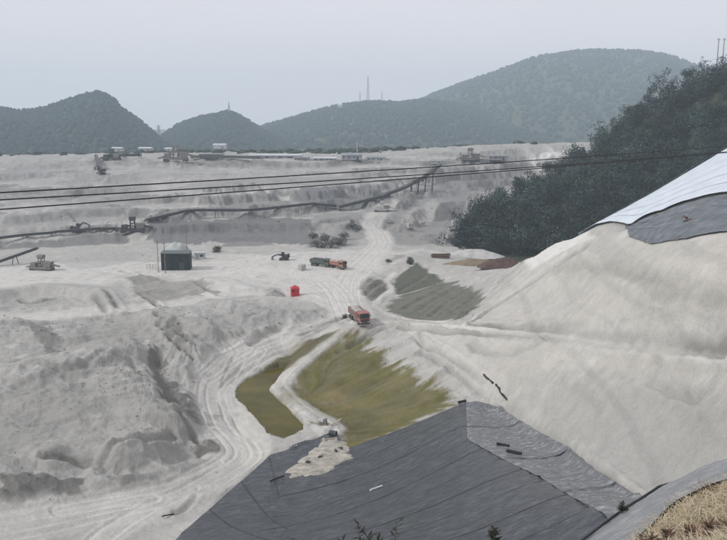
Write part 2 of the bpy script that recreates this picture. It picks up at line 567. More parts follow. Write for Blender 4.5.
def lic(cell, steps, seed):
    g = np.random.default_rng(seed).random((NR, NC))
    g = blur(g, cell); g = (g - g.mean()) / g.std()
    acc = g.copy()
    for sg in (1, -1):
        pi, pj = np.mgrid[0:NR, 0:NC].astype(np.float32)
        for _ in range(steps):
            a = np.clip(pi, 0, NR - 1).astype(int); b = np.clip(pj, 0, NC - 1).astype(int)
            pi += sg * 1.6 * di[a, b]; pj += sg * 1.6 * dj[a, b]
            acc += g[np.clip(pi, 0, NR - 1).astype(int), np.clip(pj, 0, NC - 1).astype(int)]
    acc = (acc - acc.mean()) / acc.std()
    return acc
st1 = lic(1, 16, 1)
st2 = lic(3, 26, 2)
n_big = fbm(XX / 26, YY / 26, 5, 3)
n_mid = fbm(XX / 6, YY / 6, 5, 11)
n_fin = fbm(XX / 1.6, YY / 1.6, 4, 23)
NPX = fbm(U * 60, LV * 60, 5, 31)         # edge wobble for outlined areas
NPX2 = fbm(U * 22, LV * 22, 4, 41)
# ------------------------------------------------------------------ outlined areas of the ground
LINER = [(345, 449), (400, 429), (464, 403), (500, 406), (570, 449), (640, 497), (605, 540), (400, 575), (160, 560), (180, 535), (225, 495), (268, 457), (335, 430)]
m_liner = zone(LINER, 3, dmin=40)
left_rough = zone([(-110, 322), (0, 326), (150, 312), (240, 305), (325, 315), (300, 330), (235, 360), (205, 390), (215, 420), (225, 450), (190, 480), (120, 495), (0, 515), (-110, 530)], 14, 10, NPX2)
floor_m = zone([(-110, 275), (0, 268), (60, 262), (130, 262), (205, 262), (300, 252), (345, 250), (385, 248), (405, 258), (375, 275), (360, 300), (355, 318), (320, 302), (250, 296), (200, 299), (120, 285), (0, 290)], 8, 6, NPX2)
far_m = sstep(232, 250, DD)
wood_m = zone([(455, 248), (470, 214), (500, 192), (545, 168), (595, 143), (640, 120)], 3) * 0
right_m = zone([(405, 327), (470, 322), (520, 268), (590, 240), (650, 231), (725, 229), (850, 228), (850, 470), (727, 472), (642, 496), (500, 405), (440, 360)], 12, 6, NPX2, dmin=30)
m_near = sstep(26, 20, DD)

# relief amplitude by area
amp = 0.35 + 0.5 * left_rough + 0.55 * far_m
amp = amp * (1 - 0.75 * floor_m) * (1 - 0.45 * right_m) * (1 - 0.93 * m_liner)
amp = amp * (1 - m_near) + 0.12 * m_near
big = (0.75 * n_big * (0.25 + left_rough + 0.9 * far_m) * (1 - floor_m * 0.8))
gul = sstep(0.06, 0.45, slope)
rel = amp * (0.55 * n_mid + 0.22 * n_fin) + big * (1 - m_liner) * (1 - m_near)
rel += gul * (1 + 0.7 * left_rough + 0.1 * far_m) * (0.12 * st1 + 0.20 * st2) * np.clip(DD / 130, 0.5, 2.6) * (1 - 0.97 * m_liner) * (1 - m_near) * (1 - 0.95 * right_m)
rel += right_m * (0.30 * fbm(XX / 13 + YY / 30, YY / 5 - XX / 12, 4, 63) + 0.14 * n_mid + 0.05 * n_fin)
rel = rel * sstep(760, 560, DD)
# scarps and excavated heaps on the left slope
ter = fbm(XX / 9 + 3.1, YY / 9, 4, 61)
rel += left_rough * 0.7 * (0.9 * np.abs(ter) + 0.55 * np.abs(fbm(XX / 3.3, YY / 3.3, 5, 64, 0.6)))
def ridged(sc_, oc_, seed):
    return np.clip(1 - np.abs(fbm(XX / sc_, YY / sc_, oc_, seed)) * 3.2, -0.6, 1) - 0.25
rz = np.zeros(U.shape)
for zp in ([(85, 478), (100, 458), (140, 436), (185, 428), (212, 440), (205, 458), (160, 472)], [(-80, 300), (0, 296), (60, 292), (118, 296), (120, 316), (60, 322), (0, 328), (-80, 330)],
           [(145, 318), (200, 320), (225, 350), (215, 400), (215, 430), (170, 420), (145, 380)], [(-60, 484), (0, 482), (90, 480), (100, 500), (0, 512), (-60, 515)], [(128, 284), (165, 274), (210, 282), (235, 298), (190, 304), (140, 312)],
           [(0, 372), (70, 368), (120, 360), (130, 385), (60, 398), (0, 402)], [(225, 306), (320, 304), (330, 318), (260, 340), (230, 340)]):
    rz = np.maximum(rz, zone(zp, 9, 8, NPX2))
lr = left_rough * (0.32 + 0.9 * rz) + 0.6 * rz * (1 - left_rough)
rel += lr * (0.75 * ridged(17, 3, 121) + 0.36 * ridged(5.5, 3, 122) + 0.13 * ridged(1.8, 2, 123))
rel += far_m * sstep(560, 470, DD) * (1.5 * ridged(34, 3, 124) + 0.75 * ridged(11, 3, 125) + 0.25 * ridged(4, 2, 126)) * (1 - 0.5 * sstep(0.25, 0.05, slope))
rel += right_m * (0.10 * ridged(6, 3, 127) + 0.035 * ridged(1.5, 2, 128))
ridge_f = 1 - np.abs(fbm(XX / 24, YY / 20, 5, 66)) * 2.2
rel += far_m * sstep(430, 380, DD) * (0.9 * np.clip(ridge_f, -0.4, 1) + 0.7 * n_mid * gul)
n_sm = fbm(XX / 7, YY / 7, 2, 111)
def scarp(px, h, wid=1.6, decay=9.0, dmin=0.0):
    global rel
    d, side, arc = seg_dist(uvpoly(px, dmin), box=0.12)
    w = d * DD * side + 1.3 * n_sm
    tot = arc[d < 8].max() if (d < 8).any() else 1.0
    q_ = arc / tot
    h = h * 0.8 * sstep(0.0, 0.16, q_) * sstep(1.0, 0.84, q_) * sstep(0.115, 0.07, d)
    rel = rel + h * sstep(0, wid * 1.5, w) * np.exp(-(np.maximum(w, 0) / decay) ** 2) * (d < 8)
    rel = rel - 0.25 * h * np.exp(-((w + 0.8) / 1.0) ** 2) * (d < 8)
scarp([(146, 340), (152, 368), (166, 400), (194, 424), (216, 436)][::-1], 1.9, 1.8)
scarp([(-60, 306), (0, 301), (40, 293), (80, 297), (108, 309)], 1.5, 2.0)
scarp([(0, 392), (60, 384), (120, 372), (150, 360)], 1.0, 1.6)
scarp([(30, 472), (60, 468), (92, 467), (130, 472), (170, 464), (196, 446)], 1.3, 1.4)
scarp([(-60, 492), (0, 488), (40, 484), (86, 487)], 1.3, 1.8)
scarp([(112, 288), (135, 284), (160, 280), (196, 283), (226, 292), (262, 300)], 1.5, 2.4)
scarp([(200, 312), (250, 306), (300, 308), (330, 315)], 1.0, 1.8)
scarp([(150, 330), (175, 328), (205, 345)], 1.0, 1.5)
scarp([(70, 436), (120, 430), (160, 432), (188, 440)], 0.9, 1.3)
scarp([(-60, 345), (20, 340), (70, 345), (110, 338)], 0.9, 1.4)
scarp([(0, 228), (40, 224), (90, 218), (130, 216)], 1.5, 4, 20)
scarp([(150, 236), (200, 230), (250, 228), (305, 232)], 1.6, 3, 14)
scarp([(0, 196), (60, 190), (130, 184), (180, 186)], 1.6, 4, 20)
scarp([(0, 178), (80, 170), (180, 168), (300, 168), (400, 170)], 1.8, 4, 24)

# the pond stays as surveyed
POND = [(237, 393), (246, 380), (264, 370), (280, 358), (302, 345), (322, 337), (338, 332), (322, 344), (298, 362), (276, 380), (268, 391), (284, 406), (303, 424), (300, 433), (284, 442), (268, 436), (260, 424), (250, 412), (240, 404)]
m_pond = zone(POND, 3)
Zs = Z.copy()
Z = Z + rel * (1 - 0.9 * m_pond)
# tailings are tipped in benches: step the far slopes
STEP = 3.3
qz = Z / STEP + 0.35 * n_big + 0.10 * fbm(XX / 16, YY / 16, 3, 151)
fz = qz - np.floor(qz)
ben_m = far_m * sstep(0.035, 0.10, slope) * sstep(440, 400, DD)
Z = Z + ben_m * 0.72 * STEP * (sstep(0.52, 0.98, fz) - fz)
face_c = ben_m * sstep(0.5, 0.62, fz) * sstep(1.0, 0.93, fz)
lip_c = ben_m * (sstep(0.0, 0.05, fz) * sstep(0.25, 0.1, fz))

# roads: bed levelled, shoulders heaped, ruts pressed in
wob = fbm(XX / 3.2, YY / 3.2, 3, 71)
wob2 = fbm(XX / 14, YY / 14, 3, 75)
road_c = np.zeros(U.shape); rut_c = np.zeros(U.shape); dark_c = np.zeros(U.shape)
def smooth_line(px, n=6):
    P = [Vector((*p, 0)) for p in px]
    out = []
    for i in range(len(P) - 1):
        p0, p1, p2, p3 = P[max(i - 1, 0)], P[i], P[i + 1], P[min(i + 2, len(P) - 1)]
        for k in range(n):
            t = k / n
            q = 0.5 * ((2 * p1) + (p2 - p0) * t + (2 * p0 - 5 * p1 + 4 * p2 - p3) * t * t + (3 * p1 - p0 - 3 * p2 + p3) * t ** 3)
            out.append((q.x, q.y))
    out.append(tuple(px[-1]))
    return out
def road(px, half, tracks=(0.95,), rut_w=0.22, level=0.8, raise_=0.0, berm=0.15, pale=0.7, rut_pale=0.9, depth=0.10, dmin=0.0):
    global Z, road_c, rut_c, dark_c
    line = uvpoly(smooth_line(px), dmin)
    d, side, arc = seg_dist(line)
    w = d * DD                                  # metres from the centre line
    sgn = w * side + 0.35 * wob2
    edge = sstep(half * 1.25, half * 0.75, w + 0.5 * wob)
    if level > 0:
        Z = Z * (1 - edge * level) + (Zs + raise_) * edge * level
    Z = Z + berm * np.exp(-((w - half * 1.15) / (0.3 * half)) ** 2) * (0.6 + 0.8 * wob)
    road_c = np.maximum(road_c, edge * pale * (0.75 + 0.35 * wob2))
    for t in tracks:
        for s in ((-1, 1) if t > 0 else (1,)):
            g = np.exp(-((sgn - s * t - 0.12 * wob) / rut_w) ** 2) * (w < half * 1.6)
            Z = Z - depth * g
            rut_c = np.maximum(rut_c, g * rut_pale * np.clip(0.55 + 1.1 * wob2 + 0.5 * wob, 0.05, 1))
            e = np.exp(-((sgn - s * (t + 0.42) - 0.12 * wob) / (rut_w * 0.8)) ** 2) * (w < half * 1.6)
            Z = Z + depth * 0.7 * e
            dark_c = np.maximum(dark_c, e * 0.55 * (0.6 + 0.5 * wob))
road([(340, 325), (300, 338), (262, 353), (234, 368), (216, 384), (213, 400), (222, 424), (237, 440), (243, 455), (226, 469), (185, 489), (130, 503), (70, 515), (0, 528), (-100, 545)], 3.2, (0.95, 2.1), berm=0.25, pale=0.38, rut_w=0.20)
road([(330, 322), (290, 334), (255, 347), (226, 360), (204, 376)], 2.2, (0.7, 1.6), level=0.3, pale=0.4)
road([(190, 488), (150, 508), (120, 527), (90, 550)], 1.9, (0.85,), level=0.4, berm=0.05)
road([(150, 498), (60, 509), (-60, 528)], 2.0, (0.9,), level=0.3, berm=0.05)
road([(350, 325), (324, 342), (296, 365), (281, 380), (279, 389), (292, 403), (310, 415), (330, 428)], 2.1, (0.85,), rut_w=0.32, level=0.95, raise_=0.35, berm=0.12, pale=0.62)
road([(-110, 326), (0, 319), (90, 312), (150, 307), (205, 300), (250, 296), (300, 299), (335, 308), (356, 320)], 2.4, (0.95,), berm=0.3, pale=0.8)
road([(356, 320), (347, 300), (346, 285), (356, 270), (372, 254), (381, 243), (376, 232), (370, 226), (380, 212), (388, 203)], 4.0, (1.0, 2.6), berm=0.2, pale=0.9)
road([(350, 318), (338, 295), (322, 280), (300, 273), (262, 270), (226, 273), (190, 279), (150, 276)], 3.5, (1.0, 2.4), berm=0.0, pale=0.8)
road([(352, 275), (330, 268), (300, 262), (250, 256), (205, 258)], 3.0, (1.0,), berm=0.1, pale=0.75)
road([(376, 250), (398, 254), (420, 250), (440, 254)], 2.2, (0.9,), berm=0.1, pale=0.8)
road([(358, 322), (400, 324), (440, 327), (500, 330), (560, 335), (620, 341), (727, 349), (840, 358)], 0.9, (0.45,), berm=0.6, pale=0.9, rut_w=0.2)
road([(412, 330), (428, 340), (455, 358), (474, 374), (492, 394)], 2.2, (0.9,), level=0.3, berm=0.1, pale=0.3, rut_pale=0.5)
road([(470, 321), (510, 295), (545, 270), (590, 243)], 0.9, (0.5,), level=0.3, berm=0.3, pale=0.6)
road([(482, 334), (497, 345), (560, 352), (600, 362)], 1.0, (0.5,), level=0.0, berm=0.0, pale=0.15, rut_pale=0.3)
road([(30, 412), (90, 400), (150, 392)], 0.8, (0.4,), level=0.0, berm=0.0, pale=0.1, rut_pale=0.4)
road([(398, 296), (420, 290), (440, 283), (452, 276)], 0.32, (), level=0.3, berm=0.15, pale=0.6, raise_=0.2)
road([(330, 300), (300, 284), (262, 276), (230, 262)], 1.4, (0.9,), level=0.0, berm=0.0, pale=0.1, rut_pale=0.6)
road([(240, 358), (228, 384), (236, 412), (252, 440)], 1.2, (0.8,), level=0.0, berm=0.0, pale=0.1, rut_pale=0.5)
road([(262, 350), (244, 372), (226, 392), (230, 420)], 1.2, (0.8,), level=0.0, berm=0.0, pale=0.0, rut_pale=0.5)
road([(60, 512), (110, 500), (170, 488), (215, 462)], 1.2, (0.8,), level=0.0, berm=0.0, pale=0.0, rut_pale=0.5)
road([(100, 278), (140, 266), (200, 262), (260, 264)], 1.2, (0.8,), level=0.0, berm=0.0, pale=0.1, rut_pale=0.5)
# drainage channel
road([(396, 273), (388, 281), (391, 290), (380, 299), (376, 307), (390, 315), (420, 321), (445, 322)], 0.75, (), level=0.6, berm=0.0, pale=1.0, raise_=0.2)

# liner bed kept even, pond basin cut to its shore line
Z = Z * (1 - m_liner) + (Zs + 0.05 * n_mid) * m_liner
m_cov = sstep(0.255, 0.275, U) * sstep(84, 90, DD) * sstep(155, 148, DD)
Z = Z * (1 - 0.92 * m_cov) + Zs * 0.92 * m_cov
ZW = CAMZ - 41.97
PONDW = [(238, 394), (246, 382), (262, 372), (278, 364), (288, 363), (272, 384), (268, 391), (284, 406), (302, 424), (299, 433), (284, 441), (270, 436), (261, 424), (250, 412), (241, 404)]
ppoly = uvpoly(PONDW); pin = inside(ppoly); pd_, _, _ = seg_dist(ppoly + ppoly[:1], box=0.08)
psd = np.where(pin, pd_, -pd_) * FPX + 3.0 * NPX
basin = sstep(-3, 4, psd)
near_p = (pd_ * FPX < 26) & (psd < 2)
Z = np.where(psd > -3, np.minimum(Z, ZW + 0.22 - 0.62 * basin), np.where(near_p, np.maximum(Z, ZW + 0.16 + 0.12 * n_fin), Z))

crease_shade = np.zeros(U.shape)
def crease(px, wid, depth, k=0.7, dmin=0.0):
    global Z, crease_shade
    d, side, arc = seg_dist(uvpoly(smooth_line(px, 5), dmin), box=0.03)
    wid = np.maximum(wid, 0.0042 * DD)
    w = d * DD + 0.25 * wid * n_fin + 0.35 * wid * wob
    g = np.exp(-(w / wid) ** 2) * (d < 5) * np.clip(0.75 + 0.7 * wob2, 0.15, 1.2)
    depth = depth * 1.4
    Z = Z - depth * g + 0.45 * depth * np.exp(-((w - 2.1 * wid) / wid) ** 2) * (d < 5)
    crease_shade = np.maximum(crease_shade, g * k)
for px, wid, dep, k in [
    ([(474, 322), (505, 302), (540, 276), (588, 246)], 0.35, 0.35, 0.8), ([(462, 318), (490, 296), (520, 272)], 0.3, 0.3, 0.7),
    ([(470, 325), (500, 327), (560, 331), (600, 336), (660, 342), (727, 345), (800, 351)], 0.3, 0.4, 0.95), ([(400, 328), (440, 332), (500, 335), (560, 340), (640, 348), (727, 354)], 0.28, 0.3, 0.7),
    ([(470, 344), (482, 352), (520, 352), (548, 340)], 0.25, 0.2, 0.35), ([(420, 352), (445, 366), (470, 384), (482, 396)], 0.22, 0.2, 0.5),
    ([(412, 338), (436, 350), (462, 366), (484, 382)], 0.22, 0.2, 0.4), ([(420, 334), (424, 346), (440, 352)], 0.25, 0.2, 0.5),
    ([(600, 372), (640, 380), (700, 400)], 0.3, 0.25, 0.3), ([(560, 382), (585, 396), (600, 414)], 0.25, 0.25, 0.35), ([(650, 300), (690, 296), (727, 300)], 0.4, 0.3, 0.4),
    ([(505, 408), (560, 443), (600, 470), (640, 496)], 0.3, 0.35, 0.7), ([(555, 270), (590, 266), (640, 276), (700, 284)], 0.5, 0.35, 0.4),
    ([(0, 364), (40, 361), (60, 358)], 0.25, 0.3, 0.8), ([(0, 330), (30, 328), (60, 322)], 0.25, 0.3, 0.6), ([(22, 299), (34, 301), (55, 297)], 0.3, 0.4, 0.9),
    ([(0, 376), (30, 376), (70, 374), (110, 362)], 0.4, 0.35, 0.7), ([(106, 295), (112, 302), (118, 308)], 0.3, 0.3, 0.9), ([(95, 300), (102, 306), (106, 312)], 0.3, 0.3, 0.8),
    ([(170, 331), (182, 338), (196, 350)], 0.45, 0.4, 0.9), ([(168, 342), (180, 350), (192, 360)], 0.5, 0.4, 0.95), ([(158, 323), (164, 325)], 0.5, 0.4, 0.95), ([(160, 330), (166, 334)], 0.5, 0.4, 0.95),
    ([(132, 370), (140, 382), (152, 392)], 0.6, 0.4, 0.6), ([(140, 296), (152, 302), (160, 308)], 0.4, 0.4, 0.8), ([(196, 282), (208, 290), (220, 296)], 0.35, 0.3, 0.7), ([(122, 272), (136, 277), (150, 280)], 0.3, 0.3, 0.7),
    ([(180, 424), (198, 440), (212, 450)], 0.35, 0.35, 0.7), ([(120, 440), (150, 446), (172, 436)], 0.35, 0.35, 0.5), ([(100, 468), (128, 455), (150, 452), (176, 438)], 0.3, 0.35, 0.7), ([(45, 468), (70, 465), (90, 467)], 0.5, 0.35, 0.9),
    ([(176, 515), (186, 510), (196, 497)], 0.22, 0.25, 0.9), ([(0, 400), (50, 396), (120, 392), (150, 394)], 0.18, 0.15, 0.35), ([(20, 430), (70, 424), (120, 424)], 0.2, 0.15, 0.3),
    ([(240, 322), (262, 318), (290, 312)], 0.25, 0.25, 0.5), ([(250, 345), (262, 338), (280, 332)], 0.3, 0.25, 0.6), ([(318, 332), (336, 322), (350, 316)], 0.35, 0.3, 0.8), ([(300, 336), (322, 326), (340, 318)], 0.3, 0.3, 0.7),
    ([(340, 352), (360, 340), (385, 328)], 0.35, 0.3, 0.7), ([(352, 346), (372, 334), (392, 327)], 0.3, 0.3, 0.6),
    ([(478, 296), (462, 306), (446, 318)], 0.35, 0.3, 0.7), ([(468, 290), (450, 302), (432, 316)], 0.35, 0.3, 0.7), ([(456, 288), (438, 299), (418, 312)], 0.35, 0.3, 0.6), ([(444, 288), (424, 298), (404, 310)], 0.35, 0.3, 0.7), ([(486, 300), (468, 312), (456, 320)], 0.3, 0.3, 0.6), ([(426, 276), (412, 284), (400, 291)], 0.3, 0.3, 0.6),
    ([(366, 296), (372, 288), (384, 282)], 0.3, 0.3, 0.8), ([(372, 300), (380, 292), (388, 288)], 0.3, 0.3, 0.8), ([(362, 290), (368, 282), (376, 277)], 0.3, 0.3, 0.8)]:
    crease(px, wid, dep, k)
# ------------------------------------------------------------------ ground colours (dry gypsum, damp gypsum, moss, mud, painted crease shade)
C = np.zeros(U.shape + (3,))
C[:] = (0.42, 0.415, 0.40)
def lay(m, c, k=1.0):
    global C
    w = np.clip(m * k, 0, 1)[..., None]
    C = C * (1 - w) + np.array(c) * w
lay(left_rough, (0.325, 0.322, 0.312), 0.9)
lay(right_m, (0.475, 0.462, 0.436), 0.9)
lay(far_m, (0.355, 0.352, 0.348), 0.9)
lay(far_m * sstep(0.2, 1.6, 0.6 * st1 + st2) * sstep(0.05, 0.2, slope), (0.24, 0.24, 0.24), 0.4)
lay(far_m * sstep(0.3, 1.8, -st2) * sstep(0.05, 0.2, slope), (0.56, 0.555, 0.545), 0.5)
lay(floor_m, (0.57, 0.562, 0.545), 0.9)
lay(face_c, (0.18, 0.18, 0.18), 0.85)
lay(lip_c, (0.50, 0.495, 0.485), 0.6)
# broad damp mottling
damp = sstep(0.02, 0.42, n_big * 0.6 + n_mid * 0.35 + 0.12 * st2 * gul * (1 - right_m))
lay(damp, (0.34, 0.338, 0.33), 0.38)
lay(sstep(0.1, 0.5, -n_mid * 0.5 - n_big * 0.5), (0.54, 0.53, 0.515), 0.4)
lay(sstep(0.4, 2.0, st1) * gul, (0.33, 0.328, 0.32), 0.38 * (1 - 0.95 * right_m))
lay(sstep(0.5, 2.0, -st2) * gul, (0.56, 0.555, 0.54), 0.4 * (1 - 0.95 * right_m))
lay(sstep(0.18, 0.34, fbm(XX / 2.2, YY / 2.2, 5, 67, 0.62)), (0.29, 0.288, 0.278), 0.36 * (1 - 0.5 * right_m))
lay(sstep(0.12, 0.28, fbm(XX / 13, YY / 9, 6, 68, 0.62)), (0.33, 0.33, 0.325), 0.5 * np.clip(left_rough + far_m, 0, 1))
lay(sstep(0.2, 0.36, fbm(XX / 3.5 + 9, YY / 3.5, 6, 69, 0.62)), (0.58, 0.57, 0.55), 0.30)
SCAR_TONE = (0.135, 0.133, 0.128)  # darkest patch tone on the left slope
def patch(px, c=SCAR_TONE, k=0.85, soft=2, noise=6, streak=0.0, dmin=0.0):
    lay(zone(px, soft, noise, NPX * 1.4 + streak * (st1 * 0.5 + st2 * 0.6), dmin), c, k)
# left slope scars
patch([(-100, 400), (60, 392), (140, 396), (190, 425), (205, 445), (170, 470), (100, 475), (40, 478), (-100, 490)], (0.275, 0.273, 0.264), 0.6, soft=5, noise=12)
patch([(60, 318), (140, 314), (150, 345), (120, 356), (60, 352)], (0.29, 0.287, 0.276), 0.5, soft=5, noise=10)
patch([(148, 352), (160, 350), (162, 375), (180, 395), (212, 418), (212, 428), (188, 424), (164, 408), (152, 388)], noise=9, streak=.5)
patch([(194, 446), (205, 440), (222, 446), (218, 455), (198, 456)], k=0.95, soft=2)
patch([(0, 486), (40, 481), (84, 485), (82, 497), (40, 503), (0, 506)], k=0.9, noise=7)
patch([(44, 466), (60, 462), (92, 463), (86, 470), (52, 471)], k=0.9, noise=6)
patch([(108, 480), (135, 474), (165, 483), (130, 492)], k=0.55, noise=8)
patch([(34, 330), (56, 332), (62, 352), (44, 356)], k=0.7, noise=9)
patch([(132, 287), (150, 276), (190, 278), (215, 290), (180, 300), (145, 308)], (0.27, 0.265, 0.25), 0.8, noise=10, streak=.6)
patch([(156, 330), (175, 325), (200, 345), (190, 350), (165, 342)], k=0.6, noise=9, streak=.5)
patch([(120, 365), (140, 360), (150, 390), (135, 395)], (0.29, 0.288, 0.28), 0.6, noise=9)
patch([(0, 385), (60, 375), (120, 365), (120, 375), (60, 388), (0, 396)], (0.27, 0.268, 0.26), 0.55, noise=10)
patch([(160, 440), (190, 425), (200, 445), (170, 462), (135, 465)], (0.30, 0.298, 0.288), 0.6, noise=10, streak=.8)
patch([(0, 292), (30, 298), (60, 296), (60, 303), (20, 308), (0, 310)], (0.31, 0.308, 0.30), 0.6, noise=8)
patch([(85, 300), (105, 296), (115, 308), (95, 312)], (0.33, 0.328, 0.32), 0.5, noise=8)
# grey heaps beside the red cabin and along the shelf road
patch([(262, 293), (276, 288), (288, 295), (320, 300), (300, 303), (262, 299)], (0.34, 0.338, 0.33), 0.8, soft=2, noise=4)
patch([(225, 308), (290, 304), (330, 312), (300, 322), (240, 330)], (0.345, 0.343, 0.338), 0.7, noise=8)
# damp slopes round the drainage channel
OLIVEGREY = (0.082, 0.09, 0.066)
patch([(394, 294), (395, 278), (417, 263), (435, 275), (446, 282), (405, 296)], OLIVEGREY, 0.92, soft=2, noise=3)
patch([(383, 307), (397, 297), (442, 283), (466, 287), (488, 296), (460, 320), (420, 321), (392, 314)], (0.125, 0.13, 0.104), 0.88, soft=3, noise=5, streak=0.7)
patch([(362, 291), (371, 279), (386, 283), (388, 290), (376, 299), (364, 298)], (0.15, 0.152, 0.128), 0.85, soft=2, noise=4, streak=0.7)
patch([(385, 262), (400, 254), (408, 249), (402, 258), (385, 268)], (0.25, 0.25, 0.225), 0.7, soft=2, noise=4)
# brushy dark rim where the truck stands
patch([(300, 332), (325, 322), (348, 315), (340, 324), (310, 335)], (0.22, 0.22, 0.18), 0.6, noise=5, streak=.6)
# tailings terraces
patch([(383, 246), (392, 222), (388, 202), (430, 187), (442, 170), (530, 164), (500, 192), (458, 246)], (0.245, 0.245, 0.245), 0.7, soft=3, noise=4, streak=.8)
patch([(308, 247), (312, 216), (350, 212), (372, 224), (356, 246)], (0.25, 0.25, 0.248), 0.7, soft=3, noise=5, streak=.6)
patch([(60, 200), (90, 182), (130, 176), (150, 196), (110, 212)], (0.25, 0.25, 0.25), 0.55, soft=4, noise=7, streak=1.8)
patch([(0, 226), (40, 216), (100, 210), (128, 216), (60, 232), (0, 238)], (0.27, 0.27, 0.27), 0.5, soft=4, noise=7, streak=1.8)
patch([(160, 192), (200, 184), (300, 178), (370, 178), (368, 184), (300, 184), (210, 190)], (0.27, 0.27, 0.27), 0.55, soft=2, noise=4)
patch([(0, 196), (40, 190), (60, 196), (30, 206), (0, 208)], (0.27, 0.27, 0.27), 0.5, soft=3, noise=6, streak=1.5)
patch([(205, 214), (230, 196), (300, 188), (340, 188), (345, 208), (250, 214)], (0.21, 0.212, 0.212), 0.7, soft=3, noise=4, streak=1.6)
patch([(286, 200), (300, 188), (368, 188), (381, 203), (345, 210), (322, 211)], (0.19, 0.194, 0.202), 0.94, soft=2, noise=3, streak=1.0)
patch([(366, 211), (385, 200), (420, 192), (424, 196), (400, 210), (380, 214)], (0.15, 0.152, 0.152), 0.9, soft=1.5, noise=2)
patch([(430, 226), (440, 203), (466, 202), (460, 228)], (0.15, 0.15, 0.155), 0.92, soft=1.5, noise=2)
patch([(396, 226), (412, 208), (432, 200), (440, 204), (428, 226)], (0.38, 0.375, 0.365), 0.8, soft=1.5, noise=2)
patch([(428, 196), (432, 176), (450, 172), (500, 172), (462, 198)], (0.20, 0.20, 0.204), 0.85, soft=1.5, noise=3, streak=.5)
patch([(222, 247), (226, 238), (268, 238), (272, 245)], (0.19, 0.19, 0.192), 0.8, soft=2, noise=3)
patch([(150, 238), (156, 224), (180, 222), (188, 236)], (0.25, 0.25, 0.262), 0.8, soft=2, noise=3, streak=.6)
patch([(0, 172), (20, 168), (50, 168), (40, 176), (0, 180)], (0.28, 0.28, 0.285), 0.7, soft=2, noise=4)
patch([(-100, 250), (0, 243), (60, 238), (130, 230), (128, 243), (60, 247), (0, 250)], (0.17, 0.172, 0.174), 0.85, noise=4)
patch([(145, 240), (150, 225), (250, 218), (310, 222), (310, 245), (250, 241), (190, 244)], (0.165, 0.167, 0.172), 0.9, soft=1.5, noise=5, streak=.8)
patch([(385, 246), (392, 224), (425, 218), (460, 218), (455, 244), (420, 246)], (0.27, 0.267, 0.262), 0.85, noise=3, streak=.6)
patch([(438, 200), (450, 178), (530, 168), (500, 190), (462, 206)], (0.25, 0.25, 0.25), 0.85, soft=3, noise=4, streak=.8)
patch([(392, 206), (405, 185), (440, 172), (445, 178), (420, 205)], (0.28, 0.28, 0.28), 0.7, noise=4, streak=.8)
patch([(310, 245), (318, 228), (350, 224), (356, 240), (345, 247)], (0.31, 0.31, 0.30), 0.8, noise=5)
patch([(40, 172), (60, 166), (110, 172), (130, 190), (80, 186)], (0.36, 0.36, 0.36), 0.4, noise=6, streak=1.2)
patch([(530, 157), (545, 150), (590, 146), (580, 153)], (0.66, 0.66, 0.65), 0.9, soft=2, noise=2)
# darker bench stripes across the right hill
patch([(560, 272), (600, 268), (660, 280), (727, 288), (727, 300), (650, 292), (590, 280)], (0.405, 0.395, 0.365), 0.75, soft=5, noise=6, dmin=60)
patch([(500, 300), (530, 290), (560, 292), (540, 300), (510, 306)], (0.43, 0.42, 0.395), 0.6, noise=6, dmin=60)
patch([(560, 352), (640, 346), (727, 360), (727, 372), (640, 362)], (0.41, 0.40, 0.38), 0.5, noise=8, dmin=50)
patch([(450, 345), (500, 350), (560, 385), (600, 425), (560, 410), (490, 370)], (0.46, 0.45, 0.43), 0.5, noise=9, dmin=60)
patch([(525, 263), (545, 248), (590, 236), (598, 239), (552, 256), (532, 269)], (0.68, 0.675, 0.66), 0.8, soft=3, noise=2, dmin=60)
patch([(505, 405), (540, 385), (620, 378), (727, 395), (800, 410), (800, 480), (727, 472), (640, 494), (570, 447)], (0.375, 0.372, 0.362), 0.75, soft=12, noise=14, dmin=50)
patch([(430, 340), (470, 345), (560, 380), (640, 400), (727, 400), (727, 412), (640, 414), (540, 395)], (0.40, 0.39, 0.37), 0.45, soft=8, noise=10, dmin=50)
patch([(600, 250), (680, 246), (727, 252), (727, 262), (660, 258), (610, 260)], (0.42, 0.41, 0.385), 0.45, soft=6, noise=7, dmin=60)
patch([(500, 318), (560, 320), (640, 328), (727, 336), (727, 344), (640, 338), (560, 331)], (0.41, 0.40, 0.375), 0.5, soft=4, noise=5, dmin=60)
patch([(430, 232), (450, 222), (458, 240), (440, 246)], (0.29, 0.29, 0.285), 0.7, noise=4, streak=.6)
patch([(60, 262), (120, 250), (150, 254), (130, 262), (80, 270)], (0.36, 0.358, 0.35), 0.5, noise=6)
# roads on top
lay(road_c, (0.585, 0.576, 0.555), 0.9)
lay(dark_c, (0.37, 0.365, 0.35), 0.7)
lay(rut_c, (0.61, 0.60, 0.58), 0.75)
lay(crease_shade, (0.20, 0.197, 0.185), 0.95)  # groove lines: damp tone with shade painted into the colour
